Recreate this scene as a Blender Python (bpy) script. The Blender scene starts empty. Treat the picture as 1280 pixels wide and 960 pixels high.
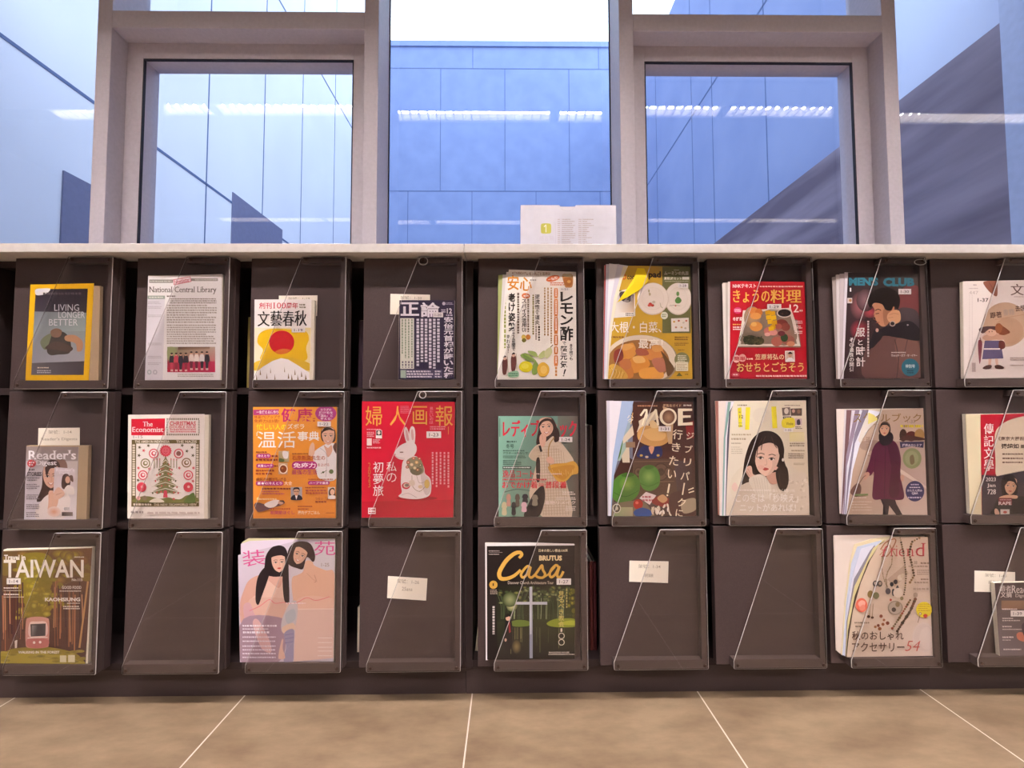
import bpy, math, random
from mathutils import Vector
C = bpy.context.scene
COL = bpy.context.collection
R = random.Random(7)

# ------------------------------------------------------------------ camera, world, exposure
FPX, PITCH, YAW, ROLL = 530.3655, .044, .0099, -.0025        # focal length in pixels of a 1280 px wide frame
CAM = Vector((0, -1.1068, .7737))
cp, sp, cy, sy = math.cos(PITCH), math.sin(PITCH), math.cos(YAW), math.sin(YAW)
FWD = Vector((sy*cp, cy*cp, sp)); r0 = Vector((cy, -sy, 0)); u0 = r0.cross(FWD)
RT = r0*math.cos(ROLL) + u0*math.sin(ROLL); UP = -r0*math.sin(ROLL) + u0*math.cos(ROLL)
cd = bpy.data.cameras.new('camera'); cam = bpy.data.objects.new('camera', cd); COL.objects.link(cam)
from mathutils import Matrix
M3 = Matrix((RT, UP, -FWD)).transposed()
cam.matrix_world = Matrix.Translation(CAM) @ M3.to_4x4()
cd.sensor_width = 36; cd.lens = FPX/1280*36; cd.clip_start = .02; cd.clip_end = 200
C.camera = cam
C.view_settings.view_transform = 'Standard'; C.view_settings.look = 'None'
C.view_settings.gamma = 1; C.view_settings.use_curve_mapping = False
C.view_settings.exposure = 0
C.cycles.use_denoising = True
C.cycles.max_bounces = 12; C.cycles.transparent_max_bounces = 24; C.cycles.sample_clamp_indirect = 6
LAMP_POWER = 310.0
LAMP_COLOR = (1, .895, .85)

world = bpy.data.worlds.new('sky'); C.world = world; world.use_nodes = True
nt = world.node_tree; bg = nt.nodes['Background']
tc = nt.nodes.new('ShaderNodeTexCoord'); nz = nt.nodes.new('ShaderNodeTexNoise'); rp = nt.nodes.new('ShaderNodeValToRGB')
nz.inputs['Scale'].default_value = 2.2; nz.inputs['Detail'].default_value = 6
nt.links.new(tc.outputs['Generated'], nz.inputs['Vector']); nt.links.new(nz.outputs['Fac'], rp.inputs['Fac'])
rp.color_ramp.elements[0].position = .38; rp.color_ramp.elements[0].color = (.50, .69, 1, 1)
rp.color_ramp.elements[1].position = .60; rp.color_ramp.elements[1].color = (.76, .88, 1, 1)
nt.links.new(rp.outputs['Color'], bg.inputs['Color']); bg.inputs['Strength'].default_value = 4.4

def ray(px, py): return FWD + RT*((px-640)/FPX) - UP*((py-480)/FPX)
def onY(px, py, Y):                                            # the point of the upright plane at distance Y that a pixel of the photo sees
    d = ray(px, py); return CAM + d*((Y-CAM.y)/d.y)
def onX(px, py, X):
    d = ray(px, py); return CAM + d*((X-CAM.x)/d.x)

# ------------------------------------------------------------------ materials
def lin(c): return tuple((v/255/12.92 if v/255 <= .04045 else ((v/255+.055)/1.055)**2.4) for v in c)
def mat(name, col, rough=.5, spec=.3, metal=0, noise=None, scale=30, bump=0):
    m = bpy.data.materials.new(name); m.use_nodes = True
    t = m.node_tree; b = t.nodes['Principled BSDF']
    b.inputs['Base Color'].default_value = (*col, 1); b.inputs['Roughness'].default_value = rough
    b.inputs['Specular IOR Level'].default_value = spec; b.inputs['Metallic'].default_value = metal
    tcn = t.nodes.new('ShaderNodeTexCoord'); n = t.nodes.new('ShaderNodeTexNoise')
    n.inputs['Scale'].default_value = scale; n.inputs['Detail'].default_value = 5
    t.links.new(tcn.outputs['Object'], n.inputs['Vector'])
    r = t.nodes.new('ShaderNodeValToRGB')
    c2 = noise or tuple(min(1, v*1.08) for v in col)
    r.color_ramp.elements[0].color = (*col, 1); r.color_ramp.elements[1].color = (*c2, 1)
    r.color_ramp.elements[0].position = .35; r.color_ramp.elements[1].position = .65
    t.links.new(n.outputs['Fac'], r.inputs['Fac']); t.links.new(r.outputs['Color'], b.inputs['Base Color'])
    if bump:
        bp = t.nodes.new('ShaderNodeBump'); bp.inputs['Strength'].default_value = bump; bp.inputs['Distance'].default_value = .002
        t.links.new(n.outputs['Fac'], bp.inputs['Height']); t.links.new(bp.outputs['Normal'], b.inputs['Normal'])
    return m
def clear_mat(name, tint, rough=0.0, ior=1.49):
    m = bpy.data.materials.new(name); m.use_nodes = True; t = m.node_tree
    for n in list(t.nodes):
        if n.type != 'OUTPUT_MATERIAL': t.nodes.remove(n)
    out = [n for n in t.nodes if n.type == 'OUTPUT_MATERIAL'][0]
    tr = t.nodes.new('ShaderNodeBsdfTransparent'); gl = t.nodes.new('ShaderNodeBsdfGlossy'); fr = t.nodes.new('ShaderNodeFresnel'); mx = t.nodes.new('ShaderNodeMixShader')
    tr.inputs['Color'].default_value = (*tint, 1); gl.inputs['Roughness'].default_value = rough; gl.inputs['Color'].default_value = (1, 1, 1, 1)
    fr.inputs['IOR'].default_value = ior
    ge = t.nodes.new('ShaderNodeNewGeometry'); mi = t.nodes.new('ShaderNodeMix'); mi.inputs[2].default_value = ior; mi.inputs[3].default_value = 1/ior   # same reflectance on both faces of the sheet
    t.links.new(ge.outputs['Backfacing'], mi.inputs[0]); t.links.new(mi.outputs[0], fr.inputs['IOR'])
    t.links.new(fr.outputs[0], mx.inputs[0]); t.links.new(tr.outputs[0], mx.inputs[1]); t.links.new(gl.outputs[0], mx.inputs[2]); t.links.new(mx.outputs[0], out.inputs[0])
    return m
def emit_mat(name, col, s):
    m = bpy.data.materials.new(name); m.use_nodes = True; b = m.node_tree.nodes['Principled BSDF']
    b.inputs['Base Color'].default_value = (.8, .8, .8, 1); b.inputs['Emission Color'].default_value = (*col, 1); b.inputs['Emission Strength'].default_value = s
    return m
PRINT_GAIN = (.92, .92, .95)
def print_mat(name, rough, spec):
    m = bpy.data.materials.new(name); m.use_nodes = True; t = m.node_tree; b = t.nodes['Principled BSDF']
    a = t.nodes.new('ShaderNodeAttribute'); a.attribute_name = 'ink'
    t.links.new(a.outputs['Color'], b.inputs['Base Color'])
    b.inputs['Roughness'].default_value = rough; b.inputs['Specular IOR Level'].default_value = spec
    return m

DOOR = mat('brown_laminate', (.053, .036, .037), .42, .3, noise=(.060, .041, .042), scale=300)
CARC = mat('dark_brown_board', (.03, .02, .021), .6, .2)
STRIP = mat('brown_spacer', (.068, .048, .047), .45, .3)
TOP = mat('white_countertop', (.57, .535, .53), .45, .3, scale=60)
FRAME = mat('beige_window_frame', (.55, .50, .55), .5, .3, scale=80)
ALU = mat('dark_gasket', (.02, .02, .03), .6, .2)
CEIL = mat('grey_ceiling', (.16, .155, .15), .9, .1)
WALLM = mat('room_wall_paint', (.28, .26, .25), .9, .1)
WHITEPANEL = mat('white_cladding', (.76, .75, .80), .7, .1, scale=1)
SHADEWALL = mat('shaded_blue_cladding', (.20, .25, .43), .7, .1, noise=(.225, .28, .47), scale=3)  # shade on the courtyard's back wall is put into this darker blue
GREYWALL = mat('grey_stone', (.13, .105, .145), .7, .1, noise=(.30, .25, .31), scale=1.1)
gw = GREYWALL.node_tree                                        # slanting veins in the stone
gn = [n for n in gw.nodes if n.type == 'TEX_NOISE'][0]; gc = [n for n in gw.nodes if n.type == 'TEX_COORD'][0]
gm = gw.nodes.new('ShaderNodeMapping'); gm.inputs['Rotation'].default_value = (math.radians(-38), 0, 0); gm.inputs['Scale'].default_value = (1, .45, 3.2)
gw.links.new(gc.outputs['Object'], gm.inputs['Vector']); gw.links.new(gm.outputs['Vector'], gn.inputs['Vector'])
JOINT = mat('cladding_joint', (.13, .17, .30), .9, 0)
DARKREC = mat('dark_opening', (.19, .19, .29), .8, .1)
SCREW = mat('bronze_screw', (.045, .022, .015), .45, .4, metal=.3)
EDGE = mat('polished_acrylic_edge', (.46, .44, .44), .25, .5)
ACRYL = clear_mat('clear_acrylic', (.99, .98, .978), 0.012, 1.45)
SIDE = clear_mat('clear_acrylic_side', (.62, .58, .58), .25, 1.9)
GLASS = clear_mat('window_glass', (.98, .99, 1), 0, 1.5)
PAGES = mat('paper_page_edges', (.62, .56, .47), .8, .1, noise=(.75, .69, .6), scale=900)
PAGES_TAN = mat('yellowed_page_edges', (.36, .26, .17), .8, .1, noise=(.46, .35, .23), scale=500)
PRINT = print_mat('printed_gloss_paper', .32, .35)
CARD = print_mat('printed_matt_card', .6, .2)
LAMP = emit_mat('lamp_tube', LAMP_COLOR, LAMP_POWER)
LAMPH = mat('lamp_white_metal', (.75, .73, .7), .4, .4)

# ------------------------------------------------------------------ mesh building
class MB:
    def __init__(s): s.v = []; s.f = []; s.m = []; s.c = []
    def face(s, pts, m=0, c=None):
        b = len(s.v); s.v += [tuple(p) for p in pts]; s.f.append(tuple(range(b, b+len(pts)))); s.m.append(m); s.c.append(c)
    def box(s, x0, x1, y0, y1, z0, z1, m=0):
        b = len(s.v)
        s.v += [(x0,y0,z0),(x1,y0,z0),(x1,y1,z0),(x0,y1,z0),(x0,y0,z1),(x1,y0,z1),(x1,y1,z1),(x0,y1,z1)]
        for q in ((0,3,2,1),(4,5,6,7),(0,1,5,4),(1,2,6,5),(2,3,7,6),(3,0,4,7)): s.f.append(tuple(b+i for i in q)); s.m.append(m); s.c.append(None)
        return s
    def prism(s, poly, y0, y1, m=0, mside=None):                # polygon in X,Z (counter-clockwise seen from -Y), from y0 (front) to y1
        n = len(poly); b = len(s.v); ms = m if mside is None else mside
        s.v += [(x, y0, z) for x, z in poly] + [(x, y1, z) for x, z in poly]
        s.f.append(tuple(range(b, b+n))); s.m.append(m); s.f.append(tuple(range(b+2*n-1, b+n-1, -1))); s.m.append(m)
        for i in range(n):
            j = (i+1) % n; s.f.append((b+j, b+i, b+n+i, b+n+j)); s.m.append(ms)
        s.c += [None]*(n+2)
        return s
    def build(s, name, mats, parent=None, off=None, bevel=0):
        me = bpy.data.meshes.new(name); o3 = off or Vector((0, 0, 0))
        me.from_pydata([(a-o3[0], b-o3[1], c-o3[2]) for a, b, c in s.v], [], s.f)
        mats = mats if isinstance(mats, (list, tuple)) else [mats]
        for m in mats: me.materials.append(m)
        me.polygons.foreach_set('material_index', s.m)
        if any(c is not None for c in s.c):
            ca = me.color_attributes.new('ink', 'FLOAT_COLOR', 'CORNER'); k = 0; buf = []
            for f, c in zip(s.f, s.c):
                if c is None: c = (.8, .8, .8)
                if isinstance(c[0], (int, float)): c = [c]*len(f)
                for q in c: buf += [q[0], q[1], q[2], 1]
            ca.data.foreach_set('color', buf)
        me.update()
        o = bpy.data.objects.new(name, me); COL.objects.link(o)
        if parent: o.parent = parent
        if bevel:
            bm = o.modifiers.new('edge', 'BEVEL'); bm.width = bevel; bm.segments = 2; bm.limit_method = 'ANGLE'
        return o
def box(name, x0, x1, y0, y1, z0, z1, m, parent=None, off=None, bevel=0):
    return MB().box(x0, x1, y0, y1, z0, z1).build(name, m, parent, off, bevel)
def struct(o): o['kind'] = 'structure'; return o
def tag(o, label, cat, group=None):
    o['label'] = label; o['category'] = cat
    if group: o['group'] = group
    return o
def empty(name, loc, label=None, cat=None, group=None):
    o = bpy.data.objects.new(name, None); COL.objects.link(o); o.location = loc; o.empty_display_size = .05
    if label: tag(o, label, cat, group)
    return o

# ------------------------------------------------------------------ room shell
RX0, RX1, RY, RZ = -4.8, 4.9, -5.6, 3.2
def floor_material():
    m = bpy.data.materials.new('tan_stone_tile'); m.use_nodes = True; t = m.node_tree; b = t.nodes['Principled BSDF']
    N = t.nodes.new; L = t.links.new
    g = N('ShaderNodeTexCoord'); n1 = N('ShaderNodeTexNoise'); n1.inputs['Scale'].default_value = 4; n1.inputs['Detail'].default_value = 8; n1.inputs['Roughness'].default_value = .65
    mp = N('ShaderNodeMapping'); mp.inputs['Scale'].default_value = (1, 2.6, 1); L(g.outputs['Object'], mp.inputs['Vector']); L(mp.outputs['Vector'], n1.inputs['Vector']); r1 = N('ShaderNodeValToRGB'); L(n1.outputs['Fac'], r1.inputs['Fac'])
    r1.color_ramp.elements[0].position = .36; r1.color_ramp.elements[0].color = (.142, .095, .060, 1)
    r1.color_ramp.elements[1].position = .64; r1.color_ramp.elements[1].color = (.235, .170, .110, 1)
    sx = N('ShaderNodeSeparateXYZ'); L(g.outputs['Object'], sx.inputs[0])
    def line(out, off):
        a = N('ShaderNodeMath'); a.operation = 'ADD'; a.inputs[1].default_value = off+60; L(out, a.inputs[0])
        d = N('ShaderNodeMath'); d.operation = 'DIVIDE'; d.inputs[1].default_value = .6023; L(a.outputs[0], d.inputs[0])
        f = N('ShaderNodeMath'); f.operation = 'FRACT'; L(d.outputs[0], f.inputs[0])
        c = N('ShaderNodeMath'); c.operation = 'SUBTRACT'; c.inputs[1].default_value = .5; L(f.outputs[0], c.inputs[0])
        e = N('ShaderNodeMath'); e.operation = 'ABSOLUTE'; L(c.outputs[0], e.inputs[0])
        h = N('ShaderNodeMath'); h.operation = 'GREATER_THAN'; h.inputs[1].default_value = .5-.0029; L(e.outputs[0], h.inputs[0]); return h
    # joints at X = -.6986 + k*.6023
    hx = line(sx.outputs['X'], .6986 - 60 + .6023*100); hy = line(sx.outputs['Y'], .47 - 60 + .6023*100)
    mxm = N('ShaderNodeMath'); mxm.operation = 'MAXIMUM'; L(hx.outputs[0], mxm.inputs[0]); L(hy.outputs[0], mxm.inputs[1])
    mix = N('ShaderNodeMixRGB'); L(mxm.outputs[0], mix.inputs['Fac']); L(r1.outputs['Color'], mix.inputs['Color1']); mix.inputs['Color2'].default_value = (.55, .49, .44, 1)
    L(mix.outputs[0], b.inputs['Base Color']); b.inputs['Roughness'].default_value = .38; b.inputs['Specular IOR Level'].default_value = .35
    return m
struct(box('floor', RX0, RX1, RY, .66, -.1, 0, floor_material()))
struct(box('ceiling', RX0, RX1, RY, .66, RZ+.1, RZ+.2, CEIL))
struct(box('wall_back', RX0, RX1, RY-.1, RY, 0, RZ+.1, WALLM))
struct(box('wall_left', RX0-.1, RX0, RY, .66, 0, RZ+.1, WALLM))
struct(box('wall_right', RX1, RX1+.1, RY, .66, 0, RZ+.1, WALLM))
YF = .5
struct(box('wall_window_side', RX0, RX1, YF, YF+.2, 0, 1.12, WALLM))

# ------------------------------------------------------------------ windows
def frame_window(name, x0, x1, left):
    root = empty(name, (0, 0, 0)); root['kind'] = 'structure'
    w, zb, zt0, zt1, ztop = .056, 1.12, 2.238, 2.309, RZ+.1
    f = MB()                                                    # deep outer box with a transom
    f.box(x0, x0+w, YF, YF+.17, zb, ztop); f.box(x1-w, x1, YF, YF+.17, zb, ztop)
    f.box(x0+w, x1-w, YF, YF+.17, zt0, zt1); f.box(x0+w, x1-w, YF, YF+.17, zb, zb+.04)
    f.build('window_frame', FRAME, root, bevel=.002)
    s = MB(); a0, a1, b1 = x0+w, x1-w, zt0                      # sash set back inside
    sw = .066
    s.box(a0, a0+sw, YF+.07, YF+.15, zb+.04, b1); s.box(a1-sw, a1, YF+.07, YF+.15, zb+.04, b1)
    s.box(a0+sw, a1-sw, YF+.07, YF+.15, b1-sw, b1); s.box(a0+sw, a1-sw, YF+.07, YF+.15, zb+.04, zb+.09)
    s.build('sash', FRAME, root, bevel=.0015)
    g = MB()                                                    # black seal round the sash opening
    g0, g1, gt = a0+sw, a1-sw, b1-sw; e = .004
    g.box(g0, g0+e, YF+.069, YF+.08, zb+.09, gt); g.box(g1-e, g1, YF+.069, YF+.08, zb+.09, gt); g.box(g0+e, g1-e, YF+.069, YF+.08, gt-e, gt)
    g.build('rubber_seal', ALU, root)
    MB().box(a0+sw-.005, a1-sw+.005, YF+.12, YF+.126, zb+.085, b1-sw+.005).build('lower_pane', GLASS, root)
    MB().box(a0-.005, a1+.005, YF+.15, YF+.156, zt1-.005, ztop).build('upper_pane', GLASS, root)
    return root
frame_window('window_1', -1.597, -.5035, True)
frame_window('window_2', .4415, 1.545, False)
for i, (a, b) in enumerate(((RX0, -1.597), (-.5035, .4415), (1.545, RX1))):
    r = empty('window_%d' % (i+3), (0, 0, 0)); r['kind'] = 'structure'
    MB().box(a, b, YF+.155, YF+.161, 1.12, RZ+.1).build('pane', GLASS, r)
    k = MB()
    for x in (a, b):
        if abs(x) < 3: k.box(x-.004 if x == b else x, x if x == b else x+.004, YF+.148, YF+.155, 1.12, RZ+.1)
    k.build('rubber_seal', ALU, r)

# ------------------------------------------------------------------ courtyard outside
BY, XL, XR = 8.0, -3.03, 2.66
top = onY(640, 53, BY).z
struct(box('courtyard_wall_back', XL-.2, XR+.2, BY, BY+.3, -.5, top, SHADEWALL))
struct(box('courtyard_cap', XL-.2, XR+.2, BY-.04, BY+.34, top-.12, top, SHADEWALL))
hr = onX(1280, 5, XR).z
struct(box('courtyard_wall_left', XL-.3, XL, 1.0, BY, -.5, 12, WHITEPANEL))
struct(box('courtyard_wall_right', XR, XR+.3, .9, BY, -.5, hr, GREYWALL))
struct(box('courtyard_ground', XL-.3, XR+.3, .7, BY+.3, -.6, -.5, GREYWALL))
UPW = mat('shaded_white_cladding', (.22, .27, .46), .7, .1, noise=(.26, .31, .50), scale=1.2)  # same panels as the white left wall, their shade painted as darker blue
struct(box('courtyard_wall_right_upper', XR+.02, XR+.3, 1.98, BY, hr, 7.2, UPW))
NEARW = mat('lit_pale_cladding', (.46, .50, .66), .7, .1, noise=(.54, .58, .74), scale=.8)  # same wall again, its brighter lit end painted paler
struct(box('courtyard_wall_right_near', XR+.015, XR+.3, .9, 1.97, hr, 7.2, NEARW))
j = MB()                                                        # joints of the back wall's panels
def jy(px, py0, py1):
    a, b = onY(px, py0, BY), onY(px, py1, BY); j.box(a.x-.008, a.x+.008, BY-.004, BY, b.z, a.z)
for py in (86, 239, 420):
    z = onY(640, py, BY).z; j.box(XL, XR, BY-.004, BY, z-.01, z+.01)
for px, a, b in ((711,86,239),(631,86,239),(551,86,239),(748,60,86),(591,60,86),(590,239,420),(670,239,420),(750,239,420),(510,239,420)): jy(px, a, b)
j.build('trim_1', JOINT)['kind'] = 'structure'
j = MB()                                                        # joints of the side walls
zl = onX(197, 186, XL).z; zh = onX(420, 125, XL).z
def jx(px, X, z0, z1, s):
    y = onX(px, 250, X).y; j.box(min(X, X+s*.004), max(X, X+s*.004), y-.006, y+.006, z0, z1)
for px in (257, 328, 376, 417): jx(px, XL, -.5, 11.9, 1)
for z in (zl, zh): j.box(XL, XL+.004, 1.0, BY, z-.012, z+.012)
for px in (822, 867, 893, 961): jx(px, XR+.02, hr, 7.1, -1)
zz = onX(855, 158, XR).z; j.box(XR+.016, XR+.02, 1.98, BY, zz-.012, zz+.012)
j.build('trim_2', JOINT)['kind'] = 'structure'
a, b = onX(290, 240, XL), onX(352, 287, XL)
struct(box('trim_3', XL, XL+.012, a.y, b.y, -.5, a.z, DARKREC))
a = onX(78, 213, XL)
struct(box('trim_4', XL, XL+.012, a.y, onX(160, 240, XL).y, -.5, a.z, DARKREC))
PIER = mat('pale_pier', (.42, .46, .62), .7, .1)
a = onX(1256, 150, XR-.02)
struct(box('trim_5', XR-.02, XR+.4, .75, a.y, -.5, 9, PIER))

# ------------------------------------------------------------------ ceiling lamps: rows of louvred linear lights
def lamp_proto():
    r = empty('ceiling_light', (0, 0, RZ))
    Ln, W = 1.33, .12
    MB().box(-Ln/2, Ln/2, -W/2+.02, W/2-.02, .06, .07).build('lamp_tube', LAMP, r)
    h = MB()
    h.box(-Ln/2-.01, Ln/2+.01, -W/2-.012, -W/2, 0, .085); h.box(-Ln/2-.01, Ln/2+.01, W/2, W/2+.012, 0, .085)
    h.box(-Ln/2-.01, -Ln/2, -W/2, W/2, 0, .085); h.box(Ln/2, Ln/2+.01, -W/2, W/2, 0, .085); h.box(-Ln/2, Ln/2, -W/2, W/2, .075, .085)
    h.build('housing', LAMPH, r)
    n = 18; pl = [(-Ln/2, -W/2)]; pr = W/2-.001                     # a comb of cross blades on one rail
    pl.append((Ln/2, -W/2)); pl.append((Ln/2, -W/2+.004))
    for i in range(n-1, 0, -1): x = -Ln/2 + Ln*i/n; pl += [(x+.003, -W/2+.004), (x+.003, pr), (x-.003, pr), (x-.003, -W/2+.004)]
    pl.append((-Ln/2, -W/2+.004)); l = MB(); m = len(pl)
    l.v = [(x, y, .005) for x, y in pl]+[(x, y, .05) for x, y in pl]
    l.f = [tuple(range(m-1, -1, -1)), tuple(range(m, 2*m))]+[(k, (k+1) % m, m+(k+1) % m, m+k) for k in range(m)]; l.m = [0]*len(l.f); l.c = [None]*len(l.f)
    l.build('louvre_grille', LAMPH, r)
    return r
lp = lamp_proto(); first = True
for row, (y, xs) in enumerate(((-1.08, range(-3, 3)), (-3.2, range(-3, 3)))):
    for k, i in enumerate(xs):
        if first: o = lp; first = False
        else:
            o = lp.copy(); COL.objects.link(o)
            for ch in lp.children: c = ch.copy(); COL.objects.link(c); c.parent = o
        x = .40 + 1.41*(i+.5)
        o.location = (x, y, RZ)
        tag(o, 'long louvred ceiling light over the tiled floor, row %s' % ('above the magazine cabinets' if row == 0 else 'deeper in the reading room'), 'ceiling light', 'louvred ceiling lights, ' + ('front row' if row == 0 else 'rear row'))
c = MB()                                                        # ceiling around the lamp slots
ys = [RY, -3.2-.072, -3.2+.072, -1.08-.072, -1.08+.072, .66]
for a, b in ((0, 1), (2, 3), (4, 5)): c.box(RX0, RX1, ys[a], ys[b], RZ, RZ+.1)
struct(c.build('ceiling_panels', CEIL))

# ------------------------------------------------------------------ magazine cabinets
ZT = {1: 1.160, 2: .8044, 3: .4458}; ZB = {1: .8119, 2: .4537, 3: .0929}
DL = [-1.311, -.9887, -.6858, -.3855, -.079, .2389, .5405, .8415, 1.150]     # left edges of the nine columns of doors
S = 1280/300
def O(ox, oy, s=S): return lambda p: (ox+p[0]/s, oy+p[1]/s)
AC = {}                                                         # acrylic corners read off the photo: (top left x, top right x, bottom right x, bottom left x)
for ro, oy, rows in ((1, 300, ((0,(362,604,575,68)),(0,(995,1227,1208,713)),(290,(372,608,600,108)),(290,(995,1228,1228,733)),(580,(405,638,648,165)),(580,(1010,1250,1268,778)),(870,(385,622,643,160)),(870,(990,1228,1260,773)))),
                     (2, 480, ((0,(325,575,545,33)),(0,(958,1206,1190,683)),(290,(358,600,590,92)),(290,(990,1228,1223,727)),(580,(408,652,655,160)),(580,(1030,1280,1288,790)),(870,(408,648,672,178)),(870,(1025,1265,1290,805)))),
                     (3, 650, ((0,(290,543,508,10)),(0,(942,1186,1168,648)),(290,(350,592,577,68)),(290,(985,1220,1220,715)),(580,(413,655,663,160)),(580,(1045,1290,1306,800)),(870,(430,673,705,202)),(870,(1058,1289,1314,830))))):
    for c_, (ox, q) in enumerate(rows):
        yt = onYpy = {1: 320, 2: 488, 3: 662}[ro]; yb = {1: 485, 2: 659, 3: 838}[ro]
        X = [onY(ox+q[i]/S, (yt, yt, yb, yb)[i], 0).x for i in range(4)]
        xr = (X[1]+X[2])/2
        AC[ro, c_] = (X[0], xr, X[3])
for ro, (lt, lb) in ((1, (752, 510)), (2, (800, 548)), (3, (845, 590))):
    yt = {1: 320, 2: 488, 3: 662}[ro]; yb = {1: 485, 2: 659, 3: 838}[ro]
    xl = onY(1100+lb/4.8, yb, 0).x
    AC[ro, 8] = (onY(1100+lt/4.8, yt, 0).x, xl+.2397, xl)

def rounded(poly, rad, n=4):
    out = []; m = len(poly)
    for i in range(m):
        p0, p1, p2 = Vector(poly[i-1]), Vector(poly[i]), Vector(poly[(i+1) % m])
        d0 = (p0-p1).normalized(); d2 = (p2-p1).normalized(); half = d0.angle(d2)/2; k = min(rad/math.tan(half), .01)
        a, b = p1+d0*k, p1+d2*k
        for t in range(n+1):
            u = t/n; q = a*(1-u)**2 + p1*2*u*(1-u) + b*u*u; out.append((q.x, q.y))
    return out
def inset(poly, d):
    m = len(poly); out = []
    for i in range(m):
        p0, p1, p2 = Vector(poly[i-1]), Vector(poly[i]), Vector(poly[(i+1) % m])
        t = ((p1-p0).normalized()+(p2-p1).normalized()).normalized(); out.append((p1.x-t.y*d, p1.y+t.x*d))
    return out
def acrylic(x_tl, x_r, x_bl, zt, zb, parent):
    poly = rounded([(x_bl, zb), (x_r, zb), (x_r, zt), (x_tl, zt), (x_bl, zb+.02)], .005)
    inn = inset(poly, .0013); n = len(poly); b = MB()
    b.v = [(x, .0, z) for x, z in inn] + [(x, .0009, z) for x, z in poly] + [(x, .004, z) for x, z in poly]
    b.f.append(tuple(range(n))); b.m.append(0); b.f.append(tuple(range(3*n-1, 2*n-1, -1))); b.m.append(0)
    for r_ in (0, n):
        for i in range(n):
            k = (i+1) % n; b.f.append((r_+k, r_+i, r_+n+i, r_+n+k)); b.m.append(1 if r_ == 0 else 2)
    b.c = [None]*len(b.f)
    return b.build('acrylic_panel', [ACRYL, EDGE, SIDE], parent)
def screw(x, z, parent):
    b = MB(); n = 12; prof = [(.0042, .0), (.0040, -.0014), (.0028, -.0024), (.0016, -.0024), (.0013, -.0014)]
    for r_, y in prof:
        b.v += [(x+r_*math.cos(2*math.pi*i/n), y, z+r_*math.sin(2*math.pi*i/n)) for i in range(n)]
    for k in range(len(prof)-1):
        for i in range(n):
            q = (i+1) % n; b.f.append((k*n+i, k*n+q, k*n+n+q, k*n+n+i)[::-1])
    b.f.append(tuple(range((len(prof)-1)*n, len(prof)*n))); b.m = [0]*len(b.f); b.c = [None]*len(b.f)
    return b.build('screw', SCREW, parent)
YD = .022
def door(cab, ro, c_):
    tl, xr, bl = AC[ro, c_]; zt, zb = ZT[ro], ZB[ro]
    d = MB().box(DL[c_], max(xr, DL[c_]+.262), YD, .040, zb-.001, zt+.0015).build('door', DOOR, cab, bevel=.001)
    s = MB()                                                    # three-sided spacer: ledge, right strip, head strip
    lz, w, wr = zb+.0225, .0165, .0138
    xr2 = xr-.0015
    s.prism([(bl+.001, zb+.001), (xr2, zb+.001), (xr2, zt-.001), (tl+.002, zt-.001), (tl-.003, zt-w), (xr2-wr, zt-w), (xr2-wr, lz), (bl+.001, lz)], .0042, YD)
    s.build('ledge_frame', STRIP, d, bevel=.0006)
    acrylic(tl, xr, bl, zt, zb, d)
    for x, z in ((tl+.012, zt-.009), (xr-.010, zt-.009), (xr-.010, zb+.010), (bl+.011, zb+.010)): screw(x, z, d)
    return d
def cabinet(x0, x1, cols, label):
    cab = empty('magazine_cabinet', (0, 0, 0), label, 'cabinet')
    t = .018
    for x in (x0, x1-t): box('side_panel', x, x+t, .0445, .44, .075, 1.163, CARC, cab)
    box('back_panel', x0+t, x1-t, .43, .44, .0, 1.163, CARC, cab)
    for z in (.074, .4398, .7982, 1.145): box('shelf', x0+t, x1-t, .05, .43, z, z+.018, CARC, cab)
    box('plinth', x0, x1, .06, .078, .0, .075, DOOR, cab)
    for c_ in cols:
        for ro in (1, 2, 3): door(cab, ro, c_)
    return cab
SEAM = -.1132
cabinet(SEAM-1.29, SEAM-.0005, range(0, 4), 'dark brown four-column magazine cabinet under the shorter white top, left of the seam')
cabinet(SEAM+.0005, 1.135, range(4, 8), 'dark brown four-column magazine cabinet right of the seam, below the white sign box')
cabinet(1.136, 2.42, range(8, 9), 'dark brown magazine cabinet at the right end, cut off by the photo edge')
def slab(x0, x1, label):
    o = box('countertop', x0, x1, -.020, .46, 1.1635, 1.187, TOP, bevel=.0015)
    return tag(o, label, 'countertop')
slab(SEAM-2.6, SEAM-.0008, 'white countertop board over the left cabinet, ending at the seam')
slab(SEAM+.0008, 2.42, 'long white countertop board carrying the white sign box')

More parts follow.
